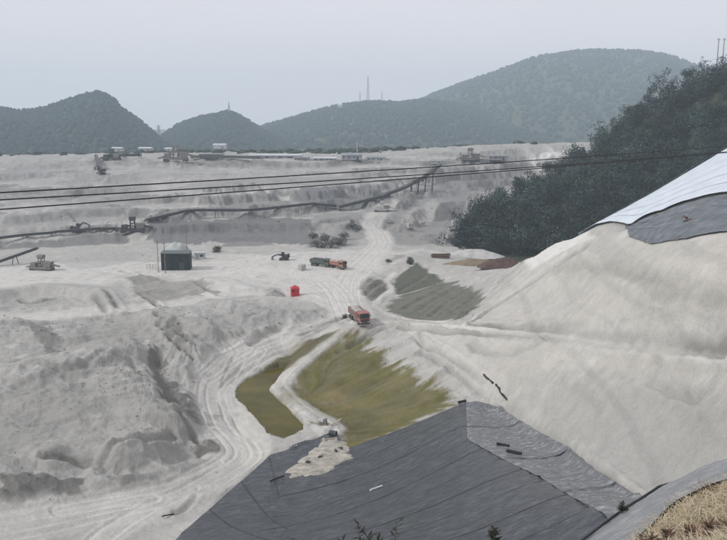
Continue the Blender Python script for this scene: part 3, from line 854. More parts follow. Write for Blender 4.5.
# moss and algae
MOSS = [(282, 391), (286, 381), (300, 366), (324, 347), (350, 333), (370, 336), (376, 350), (398, 364), (418, 377), (432, 386), (452, 398), (445, 408), (400, 431), (345, 452), (328, 434), (308, 418), (290, 404)]
mz = zone(MOSS, 8, 6, NPX * 0.6 + 0.55 * st1 + 0.75 * st2 + 1.1 * fbm(XX / 0.9, YY / 0.9, 4, 143, 0.65))
m_moss = mz * (1 - np.clip(road_c * 1.4, 0, 1))
mcol = np.array((0.122, 0.110, 0.036)) * (1 + 0.28 * NPX2[..., None] + 0.10 * np.clip(st2, -2, 2)[..., None])
w = (m_moss * np.clip(0.93 + 0.08 * NPX + 0.03 * st1, 0.7, 1.0))[..., None]
C = C * (1 - w) + mcol * w
patch([(318, 392), (330, 388), (345, 398), (352, 410), (335, 405)], (0.26, 0.19, 0.11), 0.45, soft=6, noise=8)
tongue = zone([(262, 372), (290, 352), (322, 336), (345, 328), (352, 332), (325, 346), (296, 365), (272, 384)], 3, 5, NPX + 0.4 * st1) * (1 - np.clip(road_c * 1.5, 0, 1))
lay(tongue, (0.165, 0.155, 0.085), 0.9)
lay(zone([(385, 306), (402, 297), (440, 285), (462, 288), (480, 297), (455, 319), (420, 320), (395, 314)], 3) * sstep(0.3, 1.2, st1 + 0.5 * st2), (0.13, 0.135, 0.11), 0.6)
patch([(365, 330), (380, 326), (360, 342), (335, 358), (345, 345)], (0.20, 0.20, 0.14), 0.6, soft=3, noise=4, streak=.6)
# pond bed, sandy spill beside the liner, pale shore
lay(m_pond, (0.105, 0.095, 0.045), 0.9)
shore = zone([(236, 400), (250, 398), (262, 424), (272, 442), (268, 458), (245, 470), (236, 440)], 3, 6, NPX)
lay(shore * (1 - m_pond), (0.60, 0.59, 0.545), 0.6)
# near bank soil with dry litter, hidden hillside, wooded hill floor
lay(m_near, (0.33, 0.26, 0.15))
lay(sstep(18, 24, DD) * sstep(52, 42, DD), (0.30, 0.29, 0.26), 0.8)
hill_m = np.zeros(U.shape)
hz_ = CAMZ - (np.interp(LV, [math.log(238), math.log(300)], [37.0, 36.0]))
edge_u = np.interp(LV, [math.log(238), math.log(250), math.log(268), math.log(288), math.log(308), math.log(330), math.log(430)], [(470 - CX) / FPX, (458 - CX) / FPX, (468 - CX) / FPX, (496 - CX) / FPX, (536 - CX) / FPX, (580 - CX) / FPX, (600 - CX) / FPX])
hill_m = sstep(-0.004, 0.004, U - edge_u + 0.006 * NPX) * sstep(205, 215, DD) * sstep(520, 480, DD)
lay(hill_m, (0.045, 0.055, 0.038))
rough = 0.95 - 0.05 * m_moss - 0.15 * np.clip(left_rough * damp, 0, 1)

grain = np.random.default_rng(9).normal(size=U.shape)
strat = vnoise(Zs * 1.1 + 0.9 * n_big + 0.5 * n_mid, XX / 40, 141)
C = C * (1 - (right_m * sstep(0.55, 0.75, strat) * 0.10 + left_rough * sstep(0.5, 0.7, strat) * 0.10)[..., None])
C = C * np.array((1.005, 1.0, 0.966)) * (0.95 + 0.13 * left_rough + 0.09 * right_m * sstep(66, 90, DD + 0.6 * (Zs - 12) * 2.2) - 0.07 * right_m)[..., None]
C = C * (1 + np.clip(0.0 * grain + 0.006 * (grain + np.roll(grain, 1, 0) + np.roll(grain, 1, 1) + np.roll(grain, (1, 1), (0, 1))) / 2 * 0.7, -0.25, 0.25) * np.clip(1.2 - 0.5 * floor_m - 0.35 * right_m, 0.3, 1.2))[..., None]
# the ground mesh, with a coarse skirt beyond both sides of the picture
skl = -np.geomspace(3.0, 0.70, 14); skr = np.geomspace(0.70, 3.0, 14)
ua = np.concatenate([skl, uc, skr])
def pad(G): return np.concatenate([np.repeat(G[:, :1], 14, 1), G, np.repeat(G[:, -1:], 14, 1)], 1)
Xa = ua[None, :] * Dr[:, None]; Ya = np.repeat(Dr[:, None], len(ua), 1)
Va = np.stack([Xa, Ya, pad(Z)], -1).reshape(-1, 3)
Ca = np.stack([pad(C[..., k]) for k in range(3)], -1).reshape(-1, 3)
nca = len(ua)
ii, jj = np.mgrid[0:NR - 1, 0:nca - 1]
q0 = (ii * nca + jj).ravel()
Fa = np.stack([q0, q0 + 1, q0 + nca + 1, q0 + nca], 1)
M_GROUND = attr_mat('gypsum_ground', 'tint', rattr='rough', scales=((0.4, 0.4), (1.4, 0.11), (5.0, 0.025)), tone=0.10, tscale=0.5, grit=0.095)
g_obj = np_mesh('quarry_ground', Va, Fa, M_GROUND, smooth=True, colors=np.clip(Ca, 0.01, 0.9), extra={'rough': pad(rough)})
tag(g_obj, kind='structure')

# valley floor sheet beyond the quarry, out to the foot of the hills and past them
M_FAR = mat('far_fields', (0.10, 0.125, 0.075), 0.95, var=0.4, scale=0.01)
mb = MB(); mb.add([(-2900, -60, -8), (2900, -60, -8), (2900, 3400, -8), (-2900, 3400, -8)], [(0, 1, 2, 3)])
tag(mb.build('valley_ground', M_FAR), kind='structure')

# pond water
M_POND = mat('pond_water', (0.100, 0.086, 0.016), 0.22, var=0.4, scale=0.22, bump=0.006, bscale=5.0, spec=0.06)
PW = [PH(a, b, 41.97) for a, b in [(230, 396), (243, 376), (262, 366), (285, 352), (300, 352), (276, 384), (270, 392), (286, 405), (308, 423), (304, 436), (284, 446), (266, 440), (255, 426), (244, 412)]]
mb = MB()
mb.add([(p[0] * math.exp(p[1]), math.exp(p[1]), CAMZ - 41.97) for p in PW], [tuple(range(len(PW)))])
tag(mb.build('pond', M_POND), kind='structure')
# ------------------------------------------------------------------ far hills
ICO = None
def ico():
    global ICO
    if ICO is None:
        t = (1 + 5 ** .5) / 2
        v = np.array([(-1, t, 0), (1, t, 0), (-1, -t, 0), (1, -t, 0), (0, -1, t), (0, 1, t), (0, -1, -t), (0, 1, -t), (t, 0, -1), (t, 0, 1), (-t, 0, -1), (-t, 0, 1)], float)
        v /= np.linalg.norm(v[0])
        f = np.array([(0, 11, 5), (0, 5, 1), (0, 1, 7), (0, 7, 10), (0, 10, 11), (1, 5, 9), (5, 11, 4), (11, 10, 2), (10, 7, 6), (7, 1, 8), (3, 9, 4), (3, 4, 2), (3, 2, 6), (3, 6, 8), (3, 8, 9), (4, 9, 5), (2, 4, 11), (6, 2, 10), (8, 6, 7), (9, 8, 1)])
        ICO = (v, f)
    return ICO
M_WOODFAR = attr_mat('far_wood', 'tint', scales=((0.25, 1.2), (0.8, 0.5)), tone=0.3, tscale=0.06)
M_HILL = mat('hill_floor', (0.05, 0.062, 0.04), 0.95, var=0.3, scale=0.02, bump=1.2, bscale=0.15)
HILLZ = {}
def far_hill(sil, Dr_, Df, foot_h, label, n_trees, tree=(3.0, 6.0), seed=0, scars=()):
    us, zs = [], []
    for px, py in sil:
        u, s = ray(px, py)
        us.append(u); zs.append(CAMZ - s * Dr_)
    us, zs = np.array(us), np.array(zs) - tree[1] * 0.75
    zf = CAMZ - foot_h
    ncol, nrow = 150, 60
    uu = np.linspace(us[0], us[-1], ncol)
    ridge = np.interp(uu, us, zs) + 0
    t = np.linspace(0, 1.7, nrow)
    D = Df + (Dr_ - Df) * t
    X = uu[None, :] * D[:, None]
    Y = np.repeat(D[:, None], ncol, 1)
    sh = np.where(t < 1, np.clip(t, 0, 1) * (1.22 - 0.22 * np.clip(t, 0, 1)), np.cos((t - 1) / 0.7 * math.pi / 2) ** 0.9)
    spur = fbm(X / 160 + seed, Y / 300, 4, 80 + seed)
    rise = np.maximum(ridge - zf, 0)[None, :]
    Zh = zf + rise * np.clip(sh[:, None] * (1 + 0.18 * spur * np.sin(np.clip(t, 0, 1) * math.pi)[:, None]), 0, 1.0)
    Zh += np.minimum(rise, 10) / 10 * 1.2 * fbm(X / 30, Y / 30, 3, 90 + seed)
    V = np.stack([X, Y, Zh], -1).reshape(-1, 3)
    i, j = np.mgrid[0:nrow - 1, 0:ncol - 1]
    q = (i * ncol + j).ravel()
    tag(np_mesh('hill', V, np.stack([q, q + 1, q + ncol + 1, q + ncol], 1), M_HILL, smooth=True), kind='structure')
    # tree cover: front slope and the ridge, reads as one wood from here
    r = np.random.default_rng(100 + seed)
    fi = r.random(n_trees) ** 0.8 * (1.12 / 1.7) * (nrow - 1); fj = r.random(n_trees) * (ncol - 1)
    nr_ = n_trees // 7
    fi[:nr_] = (0.985 + 0.03 * r.random(nr_)) / 1.7 * (nrow - 1)
    a, b = fi.astype(int), fj.astype(int)
    def g(G):
        fa, fb = fi - a, fj - b
        return (G[a, b] * (1 - fb) + G[a, b + 1] * fb) * (1 - fa) + (G[a + 1, b] * (1 - fb) + G[a + 1, b + 1] * fb) * fa
    P = np.stack([g(X), g(Y), g(Zh)], 1)
    ok = g(np.repeat(rise, nrow, 0)) > 3
    for (sx, sy, sr) in scars:
        su, ss = ray(sx, sy)
        pr = np.hypot((P[:, 0] / P[:, 1] - su) * FPX, ((CAMZ - P[:, 2]) / P[:, 1] - ss) * FPX)
        ok &= pr > sr
    P = P[ok]; n = len(P)
    v, f = ico()
    size = (tree[0] + (tree[1] - tree[0]) * r.random(n) ** 1.5)
    jit = 1 + 0.38 * (r.random((n, 12, 1)) - 0.5)
    W = v[None] * jit * size[:, None, None] * np.array((0.62, 0.62, 0.8)) + P[:, None, :] + np.array((0, 0, 1)) * (size * 0.35)[:, None, None]
    F = f[None] + (np.arange(n) * 12)[:, None, None]
    base = np.array((0.022, 0.042, 0.042))
    patchy = 1 + 0.30 * fbm(P[:, 0] / 90, P[:, 1] / 120, 3, 5)
    cc = base * ((0.86 + 0.28 * r.random(n)) * patchy)[:, None] * (1 + 0.12 * (r.random((n, 3)) - 0.5))
    o = np_mesh('wood', W.reshape(-1, 3), F.reshape(-1, 3), M_WOODFAR, colors=np.repeat(cc, 12, 0))
    tag(o, label, 'forest', kind='stuff')
    return X, Y, Zh
far_hill([(-200, 112), (-80, 104), (0, 107), (20, 110), (45, 107), (70, 98), (90, 92), (99, 90), (112, 96), (122, 107), (135, 116), (148, 126), (158, 136), (172, 150), (200, 156)], 1150, 800, 44, 'hazy green wood covering the pointed hill at far left', 5000, (3.2, 7.5), 1)
far_hill([(110, 156), (150, 142), (163, 134), (178, 123), (200, 116), (228, 110), (246, 118), (258, 126), (280, 137), (320, 152)], 1350, 1000, 50, 'hazy green wood covering the small rounded hill left of centre', 3400, (3.2, 7.5), 2)
far_hill([(200, 150), (240, 136), (262, 125), (290, 117), (325, 107), (345, 103), (368, 100), (400, 101), (425, 98), (470, 104), (520, 116), (600, 140)], 1750, 1150, 58, 'hazy wood on the middle ridge below the lattice tower', 5200, (4.0, 9.0), 3)
far_hill([(330, 145), (380, 120), (420, 98), (450, 86), (490, 72), (530, 57), (565, 50), (600, 48), (640, 49), (670, 54), (694, 63), (730, 74), (800, 95), (900, 130)], 2300, 1350, 62, 'pale blue-green wood covering the big domed hill', 6500, (5.0, 11.0), 4, scars=((476, 133, 7), (340, 108, 3)))

# ------------------------------------------------------------------ broadleaf crowns for the near wood
def crown(n_leaf, seed, lobes=7, tall=1.0, leaf=0.30):
    """leaf clumps spread through several uneven lobes; unit radius"""
    r = np.random.default_rng(seed)
    c = r.normal(size=(lobes, 3)) * np.array((0.42, 0.42, 0.36 * tall))
    c[:, 2] += 0.15
    rad = 0.32 + 0.26 * r.random(lobes)
    k = r.integers(0, lobes, n_leaf)
    d = r.normal(size=(n_leaf, 3)); d /= np.linalg.norm(d, axis=1)[:, None]
    p = c[k] + d * (rad[k] * (0.72 + 0.36 * r.random(n_leaf)))[:, None]
    nrm = d + 0.28 * r.normal(size=(n_leaf, 3)); nrm[:, 2] += 0.15
    nrm /= np.linalg.norm(nrm, axis=1)[:, None]
    t1 = np.cross(nrm, r.normal(size=(n_leaf, 3))); t1 /= np.linalg.norm(t1, axis=1)[:, None]
    t2 = np.cross(nrm, t1)
    s = leaf * (0.6 + 0.8 * r.random(n_leaf))[:, None]
    V = np.stack([p - t1 * s * .55, p + t2 * s * .6 + nrm * s * .1, p + t1 * s * .6 - t2 * s * .3], 1)
    F = np.arange(n_leaf * 3).reshape(-1, 3)
    tone = (0.6 + 0.8 * r.random(lobes)[k]) * (0.85 + 0.3 * r.random(n_leaf))
    return V.reshape(-1, 3), F, np.repeat(tone, 3)
M_LEAF = attr_mat('leaf_green', 'tint', scales=(), tone=0.15, tscale=0.8, rough=0.7)
M_BARK = mat('bark', (0.11, 0.085, 0.06), 0.95, var=0.4, scale=4, bump=0.02)
CROWNS = [crown(560, s, 11 + s % 4, 0.8 + 0.15 * (s % 4), 0.112) for s in range(8)]
GREEN = np.array((0.033, 0.054, 0.049))
# spots on the wooded hill
r = np.random.default_rng(5)
cand = []
while len(cand) < 1550:
    D = math.exp(r.uniform(math.log(226), math.log(345)))
    u = r.uniform(0.11, 0.60)
    if bil(hill_m, u, D) > 0.6 and (D > 238 or u > 0.16):
        cand.append((u, D))
cand = np.array(cand)
px_, py_ = cand[:, 0] * cand[:, 1], cand[:, 1]
pz_ = ground_z(px_, py_)
n = len(cand)
size = 1.7 + 4.0 * r.random(n) ** 2.6
size *= 1 + 0.5 * sstep(0.2, 0.6, fbm(px_ / 18, py_ / 18, 3, 9))
# individual trees that stand out against the sky, the far hill and the quarry, left to right
SKY = [(459, 240, 236, 3.0, 'round', 'small round tree at the foot of the wooded hill, nearest the quarry road'),
       (472, 210, 268, 3.2, 'round', 'broad dark tree on the left edge of the wooded hill above the pale terraces'),
       (497, 190, 288, 3.0, 'round', 'rounded tree on the left shoulder of the wooded hill below the lower wires'),
       (520, 176, 300, 3.0, 'round', 'tree on the left shoulder of the wooded hill just under the wires'),
       (548, 160, 314, 3.0, 'round', 'tree on the wooded hill standing between the wires at the plateau edge'),
       (576, 148, 326, 3.4, 'round', 'tree of the wooded hill where its skyline leaves the white plateau strip'),
       (604, 128, 331, 3.6, 'tall', 'leaning dark tree at the left end of the steep skyline'),
       (629, 104, 330, 4.0, 'round', 'wide flat-topped tree on the skyline, first big one from the left'),
       (640, 101, 329, 2.4, 'round', 'small tree close right of the flat-topped skyline tree'),
       (661, 77, 327, 5.0, 'tall', 'tallest rounded tree standing out on the skyline in front of the domed hill'),
       (674, 80, 325, 2.6, 'tall', 'slender small tree right of the tallest skyline tree'),
       (688, 66, 322, 3.2, 'round', 'tree where the domed hill meets the wooded skyline'),
       (703, 60, 319, 2.8, 'spire', 'pointed narrow tree rising above the skyline near the twin poles'),
       (716, 64, 317, 2.6, 'round', 'low bushy tree on the skyline just left of the twin poles'),
       (613, 118, 331, 2.6, 'spire', 'thin pointed tree on the skyline between the leaning tree and the flat-topped one'),
       (650, 92, 328, 3.0, 'round', 'middling round tree left of the tallest skyline tree')]
def tree_mesh(r_, seed, kind):
    if kind == 'spire': V, F, t = crown(700, seed, 10, 2.2, 0.13); V = V * np.array((0.55, 0.55, 1.0))
    elif kind == 'tall': V, F, t = crown(1100, seed, 13, 1.5, 0.10)
    else: V, F, t = crown(1100, seed, 12, 0.9, 0.12); V = V * np.array((1.1, 1.1, 0.9))
    return V * r_, F, t
def make_tree(base, h_trunk, rad, seed, kind, label, group=None, tint=GREEN, name='broadleaf_tree', cat='tree'):
    t = empty(name, base)
    mb = MB()
    mb.tube((0, 0, -0.6), (0.1, 0.05, h_trunk * 0.7), rad * 0.075, rad * 0.05, 7)
    mb.tube((0.1, 0.05, h_trunk * 0.7), (0, 0, h_trunk + rad * 0.3), rad * 0.05, rad * 0.02, 6)
    rr = random.Random(seed)
    for k in range(4):
        a = k * 1.6 + rr.random()
        mb.tube((0.08, 0.04, h_trunk * (0.55 + 0.1 * k)), (math.cos(a) * rad * .5, math.sin(a) * rad * .5, h_trunk + rad * 0.2 * k * .5), rad * 0.035, rad * 0.012, 5)
    mb.build('trunk', M_BARK, t)
    V, F, tn = tree_mesh(rad, seed, kind)
    V = V + np.array((0, 0, h_trunk + rad * 0.15))
    np_mesh('crown', V, F, M_LEAF, t, colors=tint[None] * tn[:, None])
    tag(t, label, cat, group)
    return t
for k, (px, py, D, rad, kind, label) in enumerate(SKY):
    u, s = ray(px, py)
    x, y = u * D, D
    gz = float(ground_z(x, y))
    top = CAMZ - s * D
    ht = max(top - gz - rad * (1.1 if kind != 'spire' else 1.6), rad * 0.5)
    make_tree((x, y, gz), ht, rad, 300 + k, kind, label, 'trees standing out on the wooded hill', GREEN * (0.85 + 0.06 * (k % 4)))
# the rest of the wood
Vs, Fs, Cs = [], [], []
off = 0
for k in range(n):
    V, F, t = CROWNS[k % 8]
    a = r.random() * 6.28
    ca, sa = math.cos(a), math.sin(a)
    W = np.stack([V[:, 0] * ca - V[:, 1] * sa, V[:, 0] * sa + V[:, 1] * ca, V[:, 2]], 1) * size[k] * np.array((1, 1, 0.8 + 0.5 * r.random()))
    W += np.array((px_[k], py_[k], pz_[k] + size[k] * 0.55))
    tintk = GREEN * (0.42 + 1.35 * r.random() ** 1.6) * (1 + 0.5 * float(fbm(np.array([px_[k] / 22]), np.array([pz_[k] / 9]), 3, 15)[0])) * np.array((1 + 0.25 * (r.random() - .4), 1, 1 + 0.2 * (r.random() - .5)))
    Vs.append(W); Fs.append(F + off); Cs.append(tintk[None] * t[:, None]); off += len(W)
o = np_mesh('wood', np.concatenate(Vs), np.concatenate(Fs), M_LEAF, colors=np.concatenate(Cs))
tag(o, 'dense dark green wood covering the steep hill on the right', 'forest', kind='stuff')
# ------------------------------------------------------------------ haze: one even body of air round the whole place
hm = bpy.data.materials.new('haze_air')
hm.use_nodes = True
hn, hl = hm.node_tree.nodes, hm.node_tree.links
hn.clear()
pv = hn.new('ShaderNodeVolumePrincipled')
pv.inputs['Color'].default_value = (0.77, 0.91, 1.0, 1)
pv.inputs['Density'].default_value = 0.00034
pv.inputs['Density Attribute'].default_value = ''
pv.inputs['Anisotropy'].default_value = 0.0
ho = hn.new('ShaderNodeOutputMaterial')
hl.new(pv.outputs['Volume'], ho.inputs['Volume'])
hm.cycles.homogeneous_volume = True
mb = MB()
mb.box((0, 1700, 108), (6000, 3600, 246))
haze = mb.build('haze', hm)
tag(haze, 'thin pale blue haze filling the whole valley', 'haze', kind='stuff')

# ------------------------------------------------------------------ sheets laid over the ground
def drape(P, off):
    P = np.asarray(P, float)
    z = ground_z(P[:, 0], P[:, 1])
    return np.concatenate([P, (z + off)[:, None]], 1)
def grid_faces(a, b):
    i, j = np.mgrid[0:a - 1, 0:b - 1]
    q = (i * b + j).ravel()
    return np.stack([q, q + 1, q + b + 1, q + b], 1)
def liner_mat(name, c, rough, wr=0.05, dust=0.35, dcol=(0.42, 0.42, 0.41), dsc=0.35):
    m = bpy.data.materials.new(name); m.use_nodes = True
    n, l = m.node_tree.nodes, m.node_tree.links
    b = n['Principled BSDF']
    t = n.new('ShaderNodeTexCoord')
    nn = n.new('ShaderNodeTexNoise'); nn.inputs['Scale'].default_value = dsc; nn.inputs['Detail'].default_value = 9; nn.inputs['Roughness'].default_value = 0.72
    rot = n.new('ShaderNodeMapping'); rot.inputs['Rotation'].default_value = (0, 0, R(-30))       # along the seams
    l.new(t.outputs['Object'], rot.inputs['Vector'])
    md = n.new('ShaderNodeMapping'); md.inputs['Scale'].default_value = (0.7, 1.5, 1)
    l.new(rot.outputs['Vector'], md.inputs['Vector']); l.new(md.outputs['Vector'], nn.inputs['Vector'])
    rp = n.new('ShaderNodeValToRGB')
    rp.color_ramp.elements[0].position = 0.46; rp.color_ramp.elements[1].position = 0.74
    rp.color_ramp.elements[0].color = (*c, 1)
    rp.color_ramp.elements[1].color = (*[c[i] * (1 - dust) + dcol[i] * dust for i in range(3)], 1)  # dust tone, which also paints pale highlights on the wrinkles
    l.new(nn.outputs['Fac'], rp.inputs['Fac'])
    l.new(rp.outputs['Color'], b.inputs['Base Color'])
    b.inputs['Roughness'].default_value = rough
    b.inputs['Specular IOR Level'].default_value = 0.6
    mp_ = n.new('ShaderNodeMapping'); mp_.inputs['Scale'].default_value = (0.9, 2.2, 1)
    l.new(rot.outputs['Vector'], mp_.inputs['Vector'])
    n2 = n.new('ShaderNodeTexNoise'); n2.inputs['Scale'].default_value = 1.3; n2.inputs['Detail'].default_value = 6; n2.inputs['Distortion'].default_value = 1.2
    l.new(mp_.outputs['Vector'], n2.inputs['Vector'])
    bp = n.new('ShaderNodeBump'); bp.inputs['Distance'].default_value = wr; bp.inputs['Strength'].default_value = 1.0
    l.new(n2.outputs['Fac'], bp.inputs['Height'])
    l.new(bp.outputs['Normal'], b.inputs['Normal'])
    MATS[name] = m
    return m
M_LINER = liner_mat('liner_grey', (0.043, 0.052, 0.064), 0.24, 0.40, 0.24, (0.40, 0.42, 0.44), 0.9)
M_LINER2 = liner_mat('liner_dusty_lit', (0.15, 0.16, 0.172), 0.28, 0.45, 0.9, (0.66, 0.66, 0.66), 1.1)  # paler liner copy: dust plus the facet's brighter light in its colour
MATS['liner_dusty_lit'].node_tree.nodes['Color Ramp'].color_ramp.elements[0].position = 0.50
M_SEAM = mat('liner_weld', (0.03, 0.033, 0.038), 0.5)

def gxy(px, py, dmin=40): 
    g = ground(px, py, dmin); return np.array((g.x, g.y))
# big face: panels parallel to the pond edge, each lapping over the one below it
A0, A1 = gxy(345, 450), gxy(465, 404)
e1 = (A1 - A0) / np.linalg.norm(A1 - A0)
e2 = np.array((e1[1], -e1[0]))            # towards the camera
lft = [gxy(*p) for p in [(346, 448), (300, 477), (285, 490), (268, 508), (250, 530)]] + [A0 + e2 * 62 - e1 * 14]
rgt = [gxy(*p) for p in [(466, 404), (468, 440), (540, 478), (604, 516)]]
rgt.append(rgt[-1] + (rgt[-1] - rgt[-2]) * 1.6)
def bound(poly):
    q = np.array([((p - A0) @ e2, (p - A0) @ e1) for p in poly])
    o = np.argsort(q[:, 0]); return q[o, 0], q[o, 1]
lt, la = bound(lft); rt, ra = bound(rgt)
root = empty('pond_liner', (0, 0, 0))
tag(root, 'big dark grey plastic liner of welded panels on the embankment below the pond', 'liner')
t_edges = [0.0]
while t_edges[-1] < 60: t_edges.append(t_edges[-1] + 4.6 + 1.2 * random.random())
for k in range(len(t_edges) - 1):
    t0, t1 = t_edges[k] - (0.15 if k else 0), t_edges[k + 1]
    nt, na = 9, 80
    tt = np.linspace(t0, t1, nt)
    a0 = np.interp(tt, lt, la) + 0.15; a1 = np.interp(tt, rt, ra)
    ok = a1 - a0
    if ok.max() < 1: continue
    s_ = np.linspace(0, 1, na)
    a = a0[:, None] + (np.maximum(ok, 0.2))[:, None] * s_[None, :]
    P = A0[None, None] + e2 * tt[:, None, None] + e1 * a[..., None]
    P = P.reshape(-1, 2)
    lap = np.repeat(np.linspace(0.10, 0.05, nt), na)
    lap = lap + 0.03 * (k % 2)
    wr = 0.05 * fbm(P @ e1 / 2.2, P @ e2 / 0.8, 3, 201 + k) + 0.05 * fbm(P[:, 0] / 3, P[:, 1] / 3, 3, 220 + k)
    pan = np_mesh('panel', drape(P, lap + wr * 0.8 + 0.05), grid_faces(nt, na), M_LINER, root, smooth=True)
    # the weld flap along its upper edge
    ab = np.linspace(a0[-1], a1[-1], 70)
    q = [A0 + e2 * t1 + e1 * x for i, x in enumerate(ab)]
    q2 = [p + e2 * (0.13 + 0.02 * math.sin(i * 1.3 + k)) for i, p in enumerate(q)]
    V = np.concatenate([drape(np.array(q), 0.20), drape(np.array(q2), 0.17)])
    np_mesh('weld_flap', V, grid_faces(2, len(q)), M_SEAM, pan)
# left tongue of the liner, lying flat towards the road
root2 = empty('liner_apron', (0, 0, 0))
tag(root2, 'smooth grey liner apron at the low corner between the road and the big panels', 'liner')
outer = [(336, 431), (300, 443), (270, 456), (248, 476), (225, 496), (203, 516), (182, 534), (160, 555)]
inner = [(346, 449), (322, 458), (302, 476), (287, 490), (270, 508), (285, 528), (305, 550), (320, 575)]
O_ = np.array([gxy(*p) for p in outer]); I_ = np.array([gxy(*p) for p in inner])
def rs_(P, n):
    L = np.concatenate([[0], np.cumsum(np.linalg.norm(np.diff(P, axis=0), axis=1))])
    x = np.linspace(0, L[-1], n); return np.stack([np.interp(x, L, P[:, k]) for k in range(2)], 1)
cuts = [0, 26, 44, 62, 89]
Or, Ir = rs_(O_, 90), rs_(I_, 90)
for k in range(4):
    a, b = cuts[k], cuts[k + 1] + 1
    s_ = np.linspace(0, 1.03, 20)
    P = (Or[a:b, None] * (1 - s_[None, :, None]) + Ir[a:b, None] * s_[None, :, None]).reshape(-1, 2)
    wr = 0.07 * fbm(P[:, 0] / 1.6, P[:, 1] / 1.6, 4, 240 + k)
    pan = np_mesh('panel', drape(P, 0.10 + wr + 0.015 * k), grid_faces(b - a, 20), M_LINER, root2, smooth=True)
    if k:
        q = Or[a] * (1 - s_[:, None]) + Ir[a] * s_[:, None]
        dv = (Or[a + 1] - Or[a]); dv = dv / np.linalg.norm(dv) * 0.15
        np_mesh('weld_flap', np.concatenate([drape(q, 0.21), drape(q + dv, 0.19)]), grid_faces(2, 20), M_SEAM, pan)
# pale face between the ridge and the ditch, dust and light in its colour
root3 = empty('liner_side_face', (0, 0, 0))
tag(root3, 'pale lit, dusty liner strip beyond the fold, running beside the white slope', 'liner')
RG = rs_(np.array([gxy(*p) for p in [(466, 404), (468, 440), (540, 478), (604, 516), (640, 540)]]), 90)
DT = rs_(np.array([gxy(*p) for p in [(476, 402), (500, 407), (570, 449), (640, 496), (672, 520)]]), 90)
cuts = [0, 20, 45, 68, 89]
for k in range(4):
    a, b = cuts[k], cuts[k + 1] + 1
    s_ = np.linspace(-0.01, 1, 22)
    P = (RG[a:b, None] * (1 - s_[None, :, None]) + DT[a:b, None] * s_[None, :, None]).reshape(-1, 2)
    wr = 0.16 * np.abs(fbm(P[:, 0] / 1.3, P[:, 1] / 1.3, 4, 260 + k))
    pan = np_mesh('panel', drape(P, 0.14 + wr + 0.02 * (k % 2)), grid_faces(b - a, 22), M_LINER2, root3, smooth=True)
    q = RG[a] * (1 - s_[:, None]) + DT[a] * s_[:, None]
    dv = RG[a + 1] - RG[a]; dv = dv / np.linalg.norm(dv) * 0.14
    if k: np_mesh('weld_flap', np.concatenate([drape(q, 0.30), drape(q + dv, 0.28)]), grid_faces(2, 22), M_SEAM, pan)

# white sheet and dark net over the heap behind the crest
def strip_sheet(name, label, top, bot, nsh, m, cat, off=0.12, seam=None, amp_=0.06, seed=0, along=100, piece='sheet', dmin=95, nsx=16):
    rt_ = empty(name, (0, 0, 0)); tag(rt_, label, cat)
    T = rs_(np.array([gxy(*p, dmin) if len(p) == 2 else p[:2] for p in top]), along)
    B = rs_(np.array([gxy(*p, dmin) if len(p) == 2 else p[:2] for p in bot]), along)
    for k in range(nsh):
        s_ = np.linspace(k / nsh, (k + 1.04) / nsh, nsx)
        P = (B[:, None] * (1 - s_[None, :, None]) + T[:, None] * s_[None, :, None]).reshape(-1, 2)
        wr = amp_ * fbm(P[:, 0] / 1.8, P[:, 1] / 1.8, 4, 280 + seed + k)
        sh = np_mesh(piece, drape(P, off + wr + 0.05 * (nsh - k)), grid_faces(along, nsx), m, rt_, smooth=True)
        if seam and k:
            q = B * (1 - s_[0]) + T * s_[0]
            dv = (T - B); dv = dv / np.linalg.norm(dv, axis=1)[:, None] * 0.12
            np_mesh('rope', np.concatenate([drape(q, off + 0.5), drape(q + dv, off + 0.49)]), grid_faces(2, along), seam, sh)
    return rt_
def XY(px, D): return (ray(px, 190)[0] * D, D, 0)
M_WHITE = mat('white_sheet', (0.56, 0.62, 0.67), 0.5, var=0.10, scale=0.5, bump=0.04, bscale=1.2)
M_ROPE = mat('sheet_rope', (0.33, 0.35, 0.37), 0.8)
M_NET = mat('dark_net', (0.15, 0.165, 0.18), 0.85, var=0.35, scale=0.8, bump=0.12, bscale=2.0)
strip_sheet('white_sheet_cover', 'bright white plastic sheet covering the heap beyond the crest at right',
            [XY(584, 141), XY(610, 138), XY(650, 134), XY(690, 131), XY(727, 129), XY(800, 126.5)],
            [XY(580, 137), XY(622, 119), XY(660, 111.6), XY(690, 107.6), XY(727, 104.4), XY(800, 101)], 9, M_WHITE, 'sheet', seam=M_ROPE, seed=1)
strip_sheet('dark_net_cover', 'dark grey net laid over the heap between crest and white sheet',
            [XY(627, 119), XY(660, 111.4), XY(690, 107.4), XY(727, 104.2), XY(800, 100.8)],
            [XY(632, 109), XY(655, 99), XY(690, 91), XY(727, 86.5), XY(800, 80)], 3, M_NET, 'net', off=0.10, seam=mat('net_rope', (0.34, 0.36, 0.38), 0.9), seed=2, amp_=0.15)

